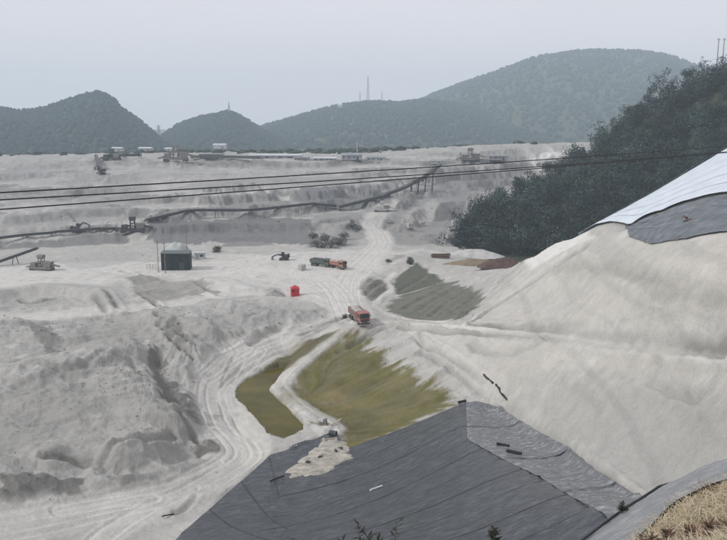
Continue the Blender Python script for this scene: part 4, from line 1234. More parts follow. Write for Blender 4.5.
# near bank: black-edged liner strip on the lip
root4 = empty('bank_liner', (0, 0, 0))
tag(root4, 'crumpled grey liner strip over the lip of the near grassy bank', 'liner')
lipo = [(520, 590), (560, 563), (585, 541), (610, 523), (640, 502), (665, 488), (695, 478), (727, 472.5), (780, 466), (840, 460)]
lipi = [(560, 620), (600, 592), (618, 565), (633, 545), (656, 522), (676, 505), (702, 491), (727, 482), (780, 475), (840, 468)]
def near_xy(px, py, D):
    u, s = ray(px, py); return np.array((u * D, D))
LO = rs_(np.array([near_xy(a, b, np.interp(a, [500, 570, 600, 630, 660, 690, 727, 800, 900], [10, 10.7, 11.3, 12, 12.7, 13.3, 14, 15, 16])) for a, b in lipo]), 120)
LI = rs_(np.array([gxy(a, b, 3) for a, b in lipi]), 120)
s_ = np.linspace(-0.25, 1, 26)
P = (LO[:, None] * (1 - s_[None, :, None]) + LI[:, None] * s_[None, :, None]).reshape(-1, 2)
wr = 0.05 * fbm(P[:, 0] / 0.5, P[:, 1] / 0.5, 4, 300)
np_mesh('sheet', drape(P, 0.05 + wr), grid_faces(120, 26), liner_mat('bank_liner_grey', (0.20, 0.21, 0.22), 0.40, 0.16, 0.6, (0.5, 0.49, 0.46), 2.0), root4, smooth=True)
mb = MB()
ed = drape(LO, 0.10)
for i in range(0, 119): mb.tube(ed[i], ed[i + 1], 0.022, n=6)
mb.build('edge_roll', M_SEAM, root4)
# ------------------------------------------------------------------ vehicles
M_TYRE = mat('tyre', (0.028, 0.027, 0.026), 0.9, var=0.4, scale=6, dirt=(0.12, 0.115, 0.105))
M_GLASS = mat('dark_glass', (0.02, 0.025, 0.03), 0.12, var=0.1, spec=0.5)
M_STEEL = mat('dusty_steel', (0.20, 0.195, 0.185), 0.75, var=0.35, scale=2)
M_DARK = mat('dark_steel', (0.07, 0.075, 0.08), 0.7, var=0.4, scale=2)
M_RED = mat('red_paint', (0.34, 0.075, 0.062), 0.55, var=0.3, scale=1.5, dirt=(0.34, 0.21, 0.18))
M_ORANGE = mat('orange_red_paint', (0.33, 0.12, 0.075), 0.6, var=0.3, scale=1.5, dirt=(0.30, 0.21, 0.17))
M_GREENP = mat('dark_green_paint', (0.055, 0.085, 0.065), 0.55, var=0.4, scale=1.5, dirt=(0.15, 0.155, 0.14))
M_YELLOW = mat('yellow_paint', (0.42, 0.27, 0.05), 0.55, var=0.3, scale=1.5)
M_LOAD = mat('gypsum_load', (0.42, 0.40, 0.37), 0.95, var=0.35, scale=2.5, bump=0.1, bscale=4)
M_LAMP = mat('lamp_glass', (0.7, 0.7, 0.66), 0.2, var=0.1)
M_CONC = mat('concrete', (0.42, 0.41, 0.39), 0.9, var=0.25, scale=1.5, bump=0.02)
M_PALE = mat('pale_panel', (0.42, 0.43, 0.43), 0.6, var=0.15, scale=0.8)
M_ROOFW = mat('white_roof', (0.50, 0.52, 0.54), 0.55, var=0.2, scale=0.3)
M_ROOFG = mat('grey_roof', (0.25, 0.27, 0.29), 0.6, var=0.2, scale=0.3)
M_WALLG = mat('grey_wall', (0.30, 0.31, 0.32), 0.8, var=0.25, scale=0.4)
M_BELT = mat('conveyor_belt', (0.045, 0.047, 0.05), 0.85, var=0.4, scale=1.0, dirt=(0.14, 0.14, 0.14))
M_WOOD = mat('grey_timber', (0.20, 0.17, 0.13), 0.9, var=0.4, scale=3)

def place(o, px, py, rz=0.0, sink=0.03, dmin=25):
    g = ground(px, py, dmin)
    o.location = (g.x, g.y, g.z - sink)
    o.rotation_euler = (0, 0, rz)
    return g
def wheel(parent, x, y, r_, w_):
    mb = MB(); n = 18
    prof = [(r_ * 0.55, -w_ / 2), (r_ * 0.9, -w_ / 2), (r_, -w_ * 0.35), (r_, w_ * 0.35), (r_ * 0.9, w_ / 2), (r_ * 0.55, w_ / 2)]
    v, f = [], []
    for i in range(n):
        a = 2 * math.pi * i / n
        for rr, xx in prof: v.append((x + xx, y + rr * math.cos(a), r_ + rr * math.sin(a)))
    k = len(prof)
    for i in range(n):
        for j in range(k): f.append((i * k + j, i * k + (j + 1) % k, ((i + 1) % n) * k + (j + 1) % k, ((i + 1) % n) * k + j))
    mb.add(v, f)
    wh = mb.build('wheel', M_TYRE, parent)
    mb = MB(); mb.tube((x - w_ * 0.3, y, r_), (x + w_ * 0.3, y, r_), r_ * 0.56, n=14); mb.tube((x - w_ * 0.42, y, r_), (x + w_ * 0.42, y, r_), r_ * 0.2, n=8)
    mb.build('rim', M_STEEL, wh)
def dump_truck(label, paint, bedm, loadm, group=None):
    """tipper truck, nose towards -Y, 2.5 m wide"""
    t = empty('dump_truck', (0, 0, 0)); tag(t, label, 'truck', group)
    mb = MB(); mb.box((-0.42, 0.4, 0.95), (0.16, 7.6, 0.26)); mb.box((0.42, 0.4, 0.95), (0.16, 7.6, 0.26))
    for y in (-2.2, 0, 1.6, 3.6): mb.box((0, y, 0.95), (0.7, 0.16, 0.18))
    for y in (-2.6, 1.9, 3.2): mb.tube((-0.95, y, 0.52), (0.95, y, 0.52), 0.09)
    mb.build('chassis', M_DARK, t)
    mb = MB()
    mb.prism([(-3.75, 0.75), (-3.80, 1.75), (-3.60, 2.95), (-3.40, 3.08), (-1.90, 3.08), (-1.85, 0.95), (-2.05, 0.95), (-2.2, 1.12), (-3.05, 1.12), (-3.2, 0.75)], -1.24, 1.24)
    mb.v = [(b, a, c) for a, b, c in mb.v]
    mb.f = [tuple(reversed(q)) for q in mb.f]
    cab = mb.build('cab', paint, t, bevel=0.05)
    mb = MB(); mb.add([(-1.1, -3.80, 1.80), (1.1, -3.80, 1.80), (1.02, -3.635, 2.80), (-1.02, -3.635, 2.80)], [(0, 1, 2, 3)])
    mb.v = [(x, y - 0.02, z) for x, y, z in mb.v]
    mb.add([(-1.1, -3.76, 1.80), (1.1, -3.76, 1.80), (1.02, -3.60, 2.80), (-1.02, -3.60, 2.80)], [(3, 2, 1, 0)])
    mb.build('windscreen', M_GLASS, cab)
    for s in (-1, 1):
        mb = MB(); mb.box((s * 1.245, -2.75, 2.25), (0.03, 1.1, 0.75)); mb.build('side_window', M_GLASS, cab)
        mb = MB(); mb.box((s * 1.42, -3.62, 2.3), (0.16, 0.10, 0.62)); mb.bar((s * 1.2, -3.6, 2.7), (s * 1.42, -3.62, 2.5), 0.04, 0.04); mb.build('mirror', M_DARK, cab)
        mb = MB(); mb.box((s * 0.92, -3.84, 0.88), (0.42, 0.08, 0.22)); mb.build('headlight', M_LAMP, t)
    mb = MB(); mb.box((0, -3.82, 0.62), (2.46, 0.24, 0.42)); mb.build('bumper', M_DARK, t, bevel=0.04)
    mb = MB()
    for k in range(4): mb.box((0, -3.84, 1.12 + 0.15 * k), (1.75, 0.06, 0.08))
    mb.build('grille', M_DARK, t)
    mb = MB()
    mb.box((0, 1.25, 1.35), (2.46, 5.9, 0.10))
    for s in (-1, 1): mb.box((s * 1.21, 1.25, 2.05), (0.08, 5.9, 1.38))
    mb.box((0, -1.66, 2.2), (2.46, 0.09, 1.7)); mb.box((0, 4.18, 2.0), (2.46, 0.09, 1.3))
    mb.box((0, -2.05, 3.10), (2.2, 0.9, 0.07), rx=0.06)
    bed = mb.build('cargo_bed', bedm, t, bevel=0.02)
    mb = MB()
    for s in (-1, 1):
        for k in range(6): mb.box((s * 1.29, -1.3 + k * 1.02, 2.05), (0.09, 0.14, 1.34))
        mb.box((s * 1.29, 1.25, 2.70), (0.10, 5.8, 0.12))
    mb.build('side_rib', bedm, bed)
    nx, ny = 14, 26
    V = []
    for i in range(ny):
        for j in range(nx):
            x, y = -1.16 + 2.32 * j / (nx - 1), -1.6 + 5.7 * i / (ny - 1)
            e = min(1, min(j, nx - 1 - j) / 4) * min(1, min(i, ny - 1 - i) / 4)
            V.append((x, y, 2.45 + 0.55 * e * (0.75 + 0.5 * random.random())))
    np_mesh('load', V, grid_faces(ny, nx), loadm, t, smooth=True)
    for y in (-2.6, 1.9, 3.2):
        for s in (-1, 1): wheel(t, s * 1.05, y, 0.52, 0.36 if y < 0 else 0.46)
    for s in (-1, 1):
        mb = MB(); mb.box((s * 0.95, -0.9, 0.85), (0.5, 1.1, 0.5)); mb.build('fuel_tank', M_STEEL, t, bevel=0.06)
    return t
t1 = dump_truck('loaded red dump truck driving down the white road towards the camera', M_RED, mat('dusty_red_bed', (0.23, 0.125, 0.105), 0.7, var=0.3, scale=1.5, dirt=(0.26, 0.21, 0.19)), M_LOAD, 'dump trucks in the quarry')
place(t1, 359, 321.5, R(20)); t1.rotation_euler = (R(1.5), 0, R(20)); t1.scale = (0.80,) * 3
t2 = dump_truck('orange-red dump truck parked behind the dark green one on the pale floor', M_ORANGE, M_ORANGE, M_LOAD, 'dump trucks in the quarry')
place(t2, 337, 268, R(50)); t2.scale = (0.68,) * 3
t3 = dump_truck('dark green dump truck parked left of the orange-red one', M_GREENP, M_GREENP, M_DARK, 'dump trucks in the quarry')
place(t3, 321, 266, R(62)); t3.scale = (0.68,) * 3

def excavator(label, paint, rz, px, py, reach=(2.6, 5.2), sc_=1.0, group=None, low=False, name='excavator'):
    t = empty(name, (0, 0, 0)); tag(t, label, 'excavator', group)
    for s in (-1, 1):
        mb = MB(); prof = [(-1.7, 0.15), (-1.4, 0.0), (1.4, 0.0), (1.7, 0.15), (1.8, 0.45), (1.5, 0.8), (-1.5, 0.8), (-1.8, 0.45)]
        mb.prism(prof, s * 1.05 - 0.25, s * 1.05 + 0.25); mb.build('track', M_TYRE, t)
    mb = MB(); mb.tube((0, 0, 0.6), (0, 0, 1.1), 0.7, n=14); mb.box((-0.7, 0, 1.6), (2.9, 2.4, 1.0)); mb.box((-1.7, 0, 1.75), (0.9, 2.4, 1.1))
    mb.build('body', paint, t, bevel=0.06)
    mb = MB(); mb.box((0.35, 0.75, 2.35), (1.3, 0.95, 1.6), taper=0.88); c = mb.build('cab', paint, t, bevel=0.05)
    mb = MB(); mb.box((0.98, 0.75, 2.55), (0.06, 0.75, 0.9)); mb.box((0.35, 1.22, 2.55), (0.9, 0.05, 0.8)); mb.build('window', M_GLASS, c)
    a, b = reach
    e = (a, -0.3, 3.6 if not low else 2.1); w_ = (b, -0.3, 2.6 if not low else 1.3)
    mb = MB(); mb.bar((0.4, -0.3, 1.7), e, 0.35, 0.5); mb.build('boom', paint, t)
    mb = MB(); mb.bar(e, w_, 0.28, 0.38); mb.tube((1.2, -0.3, 2.2), ((a + b) / 2, -0.3, e[2] - 0.1), 0.08); mb.build('arm', paint, t)
    mb = MB(); x, z = w_[0], w_[2]
    mb.prism([(x - 0.1, z), (x + 0.3, z - 0.2), (x + 0.2, z - 1.0), (x - 0.5, z - 1.1), (x - 0.7, z - 0.6)], -0.75, 0.15); mb.build('bucket', M_STEEL, t)
    place(t, px, py, rz, 0.05); t.scale = (sc_,) * 3
    return t
excavator('small dark excavator with its boom stretched flat to the left on the pale floor', M_DARK, R(184), 284, 260, (2.2, 4.4), 0.72, 'excavators', True)
excavator('far excavator below the plateau edge at left, dark against the pale slope', M_DARK, R(140), 101, 174, (2.6, 5.2), 1.0, 'excavators')
excavator('dark excavator working at the foot of the pale slope, left of the stacker', M_DARK, R(10), 77, 232, (2.4, 4.6), 0.85, 'excavators')
excavator('tiny dark reddish digger on the dark net behind the crest', mat('rust_paint', (0.16, 0.07, 0.05), 0.7), R(160), 687, 222, (1.6, 2.6), 0.24, 'excavators')

# red cabin
t = empty('red_cabin', (0, 0, 0)); tag(t, 'small red cabin with pointed roof on the pale floor above the truck', 'cabin')
mb = MB(); mb.box((0, 0, 0.98), (2.0, 1.9, 1.96)); mb.build('wall', mat('cabin_red', (0.52, 0.045, 0.055), 0.5, var=0.2, scale=1.2), t)
mb = MB(); mb.add([(-1.15, -1.1, 1.94), (1.15, -1.1, 1.94), (1.15, 1.1, 1.94), (-1.15, 1.1, 1.94), (0, -0.5, 2.62), (0, 0.5, 2.62)], [(0, 1, 4), (1, 2, 5, 4), (2, 3, 5), (3, 0, 4, 5), (3, 2, 1, 0)])
mb.build('roof', mat('cabin_roof_red', (0.47, 0.05, 0.055), 0.5, var=0.2), t)
mb = MB(); mb.box((0.25, -0.965, 0.9), (0.75, 0.04, 1.6)); d = mb.build('door', mat('cabin_door', (0.42, 0.05, 0.055), 0.5), t)
mb = MB(); mb.box((0.52, -1.0, 0.9), (0.05, 0.05, 0.18)); mb.build('handle', M_STEEL, d)
mb = MB(); mb.box((-0.55, -0.96, 1.35), (0.5, 0.03, 0.5)); mb.build('window', M_GLASS, t)
place(t, 295, 295.5, R(12)); t.scale = (0.84, 0.84, 0.86)

# dark green shed with its poles
t = empty('shed', (0, 0, 0)); tag(t, 'dark green sheet-metal shed between tall poles on the plateau', 'shed')
W_, H_, DP = 7.2, 4.6, 5.0
M_SHED = mat('shed_green', (0.024, 0.036, 0.037), 0.6, var=0.25, scale=0.7)
def ribbed(p, q, h, name='wall_panel'):
    mb = MB(); p, q = Vector(p), Vector(q); d = q - p; n_ = max(2, int(d.length / 0.3)); nrm = Vector((d.y, -d.x, 0)).normalized()
    v = []
    for i in range(n_ + 1):
        b = p + d * (i / n_) + nrm * (0.05 if i % 2 else 0.0)
        v += [b, b + Vector((0, 0, h))]
    mb.add(v, [(2 * i, 2 * i + 2, 2 * i + 3, 2 * i + 1) for i in range(n_)])
    return mb.build(name, M_SHED, t)
for k in range(3): ribbed((-W_ / 2 + k * W_ / 3, -DP / 2, 0), (-W_ / 2 + (k + 1) * W_ / 3 - 0.02, -DP / 2, 0), H_ - 0.04 * (k % 2))
for k in range(2): ribbed((W_ / 2, -DP / 2 + k * DP / 2, 0), (W_ / 2, -DP / 2 + (k + 1) * DP / 2 - 0.02, 0), H_)
for k in range(2): ribbed((-W_ / 2, DP / 2 - k * DP / 2, 0), (-W_ / 2, DP / 2 - (k + 1) * DP / 2 + 0.02, 0), H_)
ribbed((W_ / 2, DP / 2, 0), (-W_ / 2, DP / 2, 0), H_)
mb = MB(); mb.box((0, 0, H_ + 0.08), (W_ + 0.3, DP + 0.3, 0.10), ry=0.02); mb.build('roof', mat('shed_roof', (0.10, 0.125, 0.125), 0.6, var=0.2), t)
mb = MB(); mb.box((1.6, -DP / 2 - 0.07, 1.2), (1.4, 0.05, 2.4)); mb.build('door', mat('shed_door', (0.05, 0.07, 0.067), 0.6), t)
g_shed = place(t, 177, 269, R(6), 0.15); t.scale = (0.95, 0.95, 0.95)
def pole(px, py, h, label, r_=0.10):
    t = empty('steel_pole', (0, 0, 0)); tag(t, label, 'pole', 'poles round the dark green shed')
    mb = MB(); mb.tube((0, 0, -0.4), (0, 0, h), r_, r_ * 0.75, n=8); mb.build('shaft', M_STEEL, t)
    mb = MB(); mb.box((0, 0, h + 0.05), (0.5, 0.10, 0.10)); mb.build('cross_arm', M_STEEL, t)
    mb = MB(); mb.box((0, 0, 0.05), (0.5, 0.5, 0.14)); mb.build('footing', M_CONC, t)
    place(t, px, py, R(6))
pole(158.5, 272, 7.4, 'leftmost tall thin pole in front of the dark green shed')
pole(165.5, 273, 8.0, 'tall thin pole at the front left corner of the dark green shed')
pole(187.5, 265.5, 9.6, 'tallest thin pole at the right end of the dark green shed')
# rounded pale cover behind the shed
def mound(name, label, cat, px, py, rx, ry, h, m, seed, part='cover', dmin=25, rough_=0.25, sink=0.2, peak=1.0):
    t = empty(name, (0, 0, 0)); tag(t, label, cat)
    nr_, na_ = 12, 40
    V, F = [(0, 0, h)], []
    for i in range(1, nr_ + 1):
        q = i / nr_
        for j in range(na_):
            a = 2 * math.pi * j / na_
            rr = q * (1 + rough_ * float(fbm(np.array([math.cos(a) * 1.5 + seed]), np.array([math.sin(a) * 1.5]), 3, seed)[0]))
            z = h * (1 - q ** (1.5 * peak)) * (1 + rough_ * float(fbm(np.array([math.cos(a) * q * 3 + seed]), np.array([math.sin(a) * q * 3]), 4, seed + 5)[0]))
            V.append((rx * rr * math.cos(a), ry * rr * math.sin(a), z))
    mb = MB(); mb.v = V
    mb.f = [(0, 1 + j, 1 + (j + 1) % na_) for j in range(na_)]
    for i in range(nr_ - 1):
        for j in range(na_):
            a, b = 1 + i * na_ + j, 1 + i * na_ + (j + 1) % na_
            mb.f.append((a, a + na_, b + na_, b))
    o = mb.build(part, m, t)
    o.data.polygons.foreach_set('use_smooth', [True] * len(o.data.polygons))
    place(t, px, py, 0, sink, dmin)
    return t
mound('covered_heap', 'pale mint-white covered heap rising behind the dark green shed', 'heap', 178, 258, 4.4, 3.4, 4.3, mat('mint_sheet', (0.40, 0.43, 0.415), 0.6, var=0.2, scale=0.5, bump=0.08, bscale=1.5), 3, peak=1.7, rough_=0.22)
# site cabin and railing by the shed
t = empty('site_cabin', (0, 0, 0)); tag(t, 'small pale cabin standing right of the dark green shed', 'cabin')
mb = MB(); mb.box((0, 0, 1.25), (3.4, 2.2, 2.5)); mb.build('wall', M_PALE, t)
mb = MB(); mb.box((0, 0, 2.56), (3.7, 2.5, 0.12)); mb.build('roof', M_ROOFW, t)
mb = MB(); mb.box((-0.8, -1.115, 1.05), (0.85, 0.04, 2.0)); mb.build('door', M_WALLG, t)
mb = MB(); mb.box((0.7, -1.112, 1.5), (1.0, 0.04, 0.8)); mb.build('window', M_GLASS, t)
place(t, 200, 259, R(4)); t.scale = (0.8, 0.8, 0.72)
t = empty('railing', (0, 0, 0)); tag(t, 'low pale post railing left of the dark green shed', 'railing')
for k in range(4):
    mb = MB(); mb.box((k * 0.75, 0, 0.6), (0.12, 0.12, 1.3)); mb.build('post', M_CONC, t)
for z in (0.55, 1.05):
    mb = MB(); mb.bar((0, 0, z), (2.25, 0, z), 0.06, 0.08); mb.build('rail', M_CONC, t)
place(t, 147, 269)

# concrete blocks
for px, py, s, lab in ((302, 270, 1.5, 'grey concrete block alone on the pale floor left of the green truck'), (388, 222, 1.2, 'pale concrete block beside the upper road bend'),
                       (410, 228, 1.8, 'larger pale block on the shelf left of centre below the terraces'), (422, 226, 1.6, 'pale block in the middle of the three on the shelf'), (455, 226, 2.0, 'pale block nearest the wooded hill on the shelf')):
    t = empty('concrete_block', (0, 0, 0)); tag(t, lab, 'block', 'pale concrete blocks')
    mb = MB(); mb.box((0, 0, s * 0.45), (s * 1.1, s * 0.8, s)); mb.build('body', M_CONC, t, bevel=0.06)
    mb = MB(); mb.tube((-0.15 * s, 0, s * 0.93), (0, 0, s * 1.08), 0.03); mb.tube((0.15 * s, 0, s * 0.93), (0, 0, s * 1.08), 0.03); mb.build('lifting_loop', M_DARK, t)
    place(t, px, py, random.random())

# ------------------------------------------------------------------ conveyors and plant
def conveyor(label, pts_px, w_=1.0, lift=1.0, leg_every=8.0, group='belt conveyors', m=None, deck=0.5, lifts=None):
    """belt gallery following the ground on legs"""
    t = empty('belt_conveyor', (0, 0, 0)); tag(t, label, 'conveyor', group)
    P = []
    for k, p in enumerate(pts_px):
        g = ground(p[0], p[1], 150)
        P.append(g + Vector((0, 0, lifts[k] if lifts else lift)))
    Pf = []
    for a, b in zip(P, P[1:]):
        k_ = max(2, int((b - a).length / 5))
        for i in range(k_): Pf.append(a + (b - a) * (i / k_))
    Pf.append(P[-1])
    for q in Pf: q.z = max(q.z, float(ground_z(q.x, q.y)) + 0.45 + deck * 0.5)
    for _ in range(14):
        zs_ = [q.z for q in Pf]
        for i in range(1, len(Pf) - 1): Pf[i].z = max(zs_[i], (zs_[i - 1] + zs_[i + 1]) / 2)
    P = Pf
    fr, be, rl = MB(), MB(), MB()
    acc_ = leg_every
    for a, b in zip(P, P[1:]):
        fr.bar(a, b, w_, deck); be.bar(a + Vector((0, 0, deck * .5 + .08)), b + Vector((0, 0, deck * .5 + .08)), w_ * 0.8, 0.12)
        rl.bar(a + Vector((0, -w_ / 2, deck * .5 + .6)), b + Vector((0, -w_ / 2, deck * .5 + .6)), 0.06, 0.06)
        L = (b - a).length
        acc_ = acc_ + L
        if acc_ >= leg_every:
            acc_ = 0.0
            q = b
            gz = float(ground_z(q.x, q.y))
            if q.z - gz > 0.3:
                for e_ in (-1, 1):
                    mb = MB(); mb.bar(q + Vector((0.2 * e_, w_ * .5 * e_, 0)), Vector((q.x + 0.5 * e_, q.y + w_ * .8 * e_, gz - 0.2)), 0.16, 0.16); mb.build('leg', M_DARK, t)
    fr.build('frame', m or M_DARK, t); be.build('belt', M_BELT, t); rl.build('handrail', M_STEEL, t)
    for e in (P[0], P[-1]):
        mb = MB(); mb.tube(e + Vector((0, -w_ * .55, 0)), e + Vector((0, w_ * .55, 0)), deck * 0.7, n=12); mb.build('drum', M_STEEL, t)
    return t
conveyor('long dark conveyor running from the stacker across the grey terrace face', [(146, 223), (200, 217), (250, 214.5), (300, 212), (340, 209)], 1.2, 0.9, deck=0.7)
conveyor('dark conveyor ramp climbing from the grey terrace to the trestle', [(338, 210), (380, 202), (405, 195), (420, 188)], 1.8, 1.6, deck=0.9, lifts=[1.0, 1.8, 2.6, 4.0])
conveyor('thin dark conveyor at far left leading to the stacker', [(-30, 246), (0, 243), (50, 236), (58, 235), (118, 231)], 1.1, 0.8, deck=0.6)
conveyor('inclined conveyor arm rising over the screening plant at left', [(-8, 267), (38, 262)], 0.9, 1.0, deck=0.5, lifts=[0.5, 3.6])
conveyor('dark gallery conveyor along the far plateau left of the white roof', [(192, 160), (230, 160.5), (262, 161)], 1.6, 1.6, 12, deck=1.2)
conveyor('short dark conveyor on the plateau edge at left', [(108, 159), (140, 158)], 1.6, 1.6, 12, deck=1.2)
conveyor('steep conveyor dropping over the plateau edge at left', [(96, 158), (101, 172)], 1.4, 1.2, 8, deck=1.0)
conveyor('dark conveyor descending under the wires at the trestle top', [(420, 186), (432, 176), (440, 170)], 1.8, 2.4, 6, deck=1.0)

def stacker(label, px, py, s=1.0, rz=0.0, m=None, name='stacker', cat='machine', dmin=150):
    t = empty(name, (0, 0, 0)); tag(t, label, cat)
    m = m or M_DARK
    mb = MB(); mb.box((0, 0, 0.9), (7.5, 2.6, 0.9)); mb.box((-2.6, 0, 1.9), (1.8, 2.0, 1.4)); mb.build('base_frame', m, t)
    mb = MB()
    for x in (-0.8, 0.8):
        for y in (-0.8, 0.8): mb.bar((x, y, 1.2), (x * 0.8, y * 0.8, 4.2), 0.2, 0.2)
    for z in (2.0, 3.0, 4.0): mb.box((0, 0, z), (1.7, 1.7, 0.12))
    mb.bar((-0.8, -0.8, 1.4), (0.7, -0.7, 3.8), 0.1, 0.1); mb.bar((0.8, -0.8, 1.4), (-0.7, -0.7, 3.8), 0.1, 0.1)
    tw = mb.build('tower', m, t)
    mb = MB(); mb.box((0, 0, 4.7), (2.0, 1.8, 1.0)); mb.build('cabin', m, tw)
    mb = MB(); mb.prism([(1.4, 1.3), (3.4, 1.3), (4.0, 3.0), (0.9, 3.0)], -1.1, 1.1); mb.build('hopper', M_STEEL, t)
    mb = MB(); mb.bar((0.6, 0, 2.6), (6.5, 0, 1.6), 0.8, 0.5); mb.bar((-0.6, 0, 2.4), (-5.6, 0, 0.9), 0.8, 0.5); mb.build('boom', m, t)
    for x in (-3, 3):
        mb = MB(); mb.box((x, 0, 0.35), (1.6, 2.9, 0.7)); mb.build('track', M_TYRE, t)
    place(t, px, py, rz, 0.1, dmin); t.scale = (s,) * 3
    return t
stacker('dark stacker with a small tower where the two mid-valley conveyors meet', 133, 232, 0.95, R(8))
stacker('pale screening plant with hopper at the left edge of the working floor', 42, 270, 0.75, R(-12), M_STEEL, 'screening_plant', 'machine', 100)
stacker('cluster of plant with towers on the far plateau, left of the gallery conveyor', 176, 161, 1.5, R(5), M_STEEL, 'screening_plant')
stacker('far grey plant on the right part of the plateau under the wires', 470, 161, 1.3, R(10), M_STEEL, 'screening_plant')
stacker('small dark plant at the plateau edge near the short conveyor', 112, 160, 1.1, R(-8), M_DARK, 'screening_plant')
stacker('low white and grey machine at the foot of the conveyor ramp', 382, 211, 0.7, R(0), M_PALE, 'crusher')
# trestle steps below the ramp head
t = empty('trestle', (0, 0, 0)); tag(t, 'dark stepped trestle legs carrying the conveyor head on the far terrace', 'trestle')
g = place(t, 421, 193)
for k, (x, h) in enumerate(((-4.5, 4.0), (-1.5, 5.5), (1.5, 7.0), (4.5, 8.5))):
    mb = MB(); mb.bar((x, -0.8, -0.5), (x + 0.6, 0, h), 0.35, 0.35); mb.bar((x, 0.8, -0.5), (x + 0.6, 0, h), 0.35, 0.35); mb.box((x + 0.5, 0, h), (1.0, 1.6, 0.35)); mb.build('leg', M_DARK, t)
mb = MB(); mb.bar((-5.5, 0, 3.8), (6.5, 0, 9.6), 1.4, 0.6); mb.build('deck', M_DARK, t)

# ------------------------------------------------------------------ far plateau buildings
def shed(label, px, py, wpx, hpx, wallm, roofm, depth=8.0, gable=True, rz=0.0, doors=1, windows=3, group='buildings on the far plateau', D=None, name='shed', cat='building', dz=0.0):
    t = empty(name, (0, 0, 0)); tag(t, label, cat, group)
    if D:
        u, s = ray(px, py); t.location = (u * D, D, CAMZ - s * D + dz); dist_ = D
    else:
        g = place(t, px, py, 0, 0.4, 150); dist_ = g.y
    t.rotation_euler = (0, 0, rz)
    w_, h_ = wpx * dist_ / FPX, hpx * dist_ / FPX
    hw = h_ * (0.72 if gable else 0.94)
    mb = MB(); mb.box((0, 0, hw / 2), (w_, depth, hw)); mb.build('wall', wallm, t)
    mb = MB()
    if gable:
        e = w_ / 2 + 0.3
        mb.add([(-e, -depth / 2 - .3, hw), (e, -depth / 2 - .3, hw), (e, depth / 2 + .3, hw), (-e, depth / 2 + .3, hw), (-e, 0, h_), (e, 0, h_)], [(0, 1, 5, 4), (2, 3, 4, 5), (1, 2, 5), (3, 0, 4), (3, 2, 1, 0)])
    else: mb.box((0, 0, hw + 0.15), (w_ + 0.6, depth + 0.6, 0.3))
    mb.build('roof', roofm, t)
    for k in range(doors):
        mb = MB(); mb.box((w_ * (0.28 - 0.5 * k), -depth / 2 - 0.03, hw * 0.33), (w_ * 0.10, 0.08, hw * 0.66)); mb.build('door', M_DARK, t)
    for k in range(windows):
        mb = MB(); mb.box((-w_ * 0.40 + k * w_ * 0.5 / max(1, windows - 1), -depth / 2 - 0.03, hw * 0.6), (w_ * 0.07, 0.08, hw * 0.25)); mb.build('window', M_GLASS, t)
    return t
shed('long low shed with a white roof on the far plateau', 276, 158, 52, 5, M_WALLG, M_ROOFW)
shed('grey shed with a flat roof right of the plateau plant', 212, 158, 22, 5, M_WALLG, M_ROOFG, gable=False)
shed('small white-walled building at the left end of the plateau row', 118, 151, 9, 4, M_PALE, M_ROOFW, windows=2, D=540)
shed('second small white building in the plateau row', 146, 151, 12, 4, M_PALE, M_ROOFW, windows=3, D=545)
shed('third small white building in the plateau row, nearest the plant', 172, 151.5, 12, 4, M_PALE, M_ROOFW, windows=3, D=550)
shed('white house group at the foot of the small rounded hill', 220, 148.5, 12, 5, M_PALE, M_ROOFW, D=700, windows=2)
shed('dark works building at the centre of the plateau', 352, 159, 20, 7, M_WALLG, M_ROOFG)
shed('pale works building right of the dark one at the centre of the plateau', 376, 160, 18, 5, M_PALE, M_ROOFG)
shed('low grey building left of the dark works building', 325, 160, 22, 4, M_WALLG, M_ROOFW)
shed('small pale hut on the plateau edge in front of the works', 436, 163, 9, 4, M_PALE, M_ROOFG, depth=4, windows=1)
shed('flat grey shed near the right end of the plateau', 497, 159, 18, 4, M_WALLG, M_ROOFG, gable=False)
shed('low white building at the right end of the plateau by the white strip', 545, 151, 16, 4, M_PALE, M_ROOFW, D=520)
shed('low grey building between the long white roof and the works', 302, 160, 14, 3.5, M_WALLG, M_ROOFG, gable=False)
shed('tiny pale building on the middle ridge left of the lattice tower', 340, 109, 5, 3, M_PALE, M_ROOFW, D=1640, windows=1, group='buildings on the far hills', dz=3)
shed('pale works with tall walls on the bare scar of the big hill', 473, 138, 14, 8, M_PALE, M_ROOFW, D=1480, windows=2, group='buildings on the far hills', depth=20, dz=2)
# chimney and mast by the works
for px, py, D, h, r0, lab in ((478, 138, 1480, 27, 2.0, 'slim pale chimney on the bare scar of the big hill'), (357, 156, 440, 8, 0.3, 'thin pale mast above the dark works building')):
    t = empty('chimney', (0, 0, 0)); tag(t, lab, 'chimney')
    u, s = ray(px, py); t.location = (u * D, D, CAMZ - s * D)
    mb = MB(); mb.tube((0, 0, -6), (0, 0, h), r0, r0 * 0.7, n=12); mb.build('shaft', M_PALE, t)
    mb = MB(); mb.tube((0, 0, h * 0.96), (0, 0, h), r0 * 0.9, n=12); mb.build('rim', M_CONC, t)

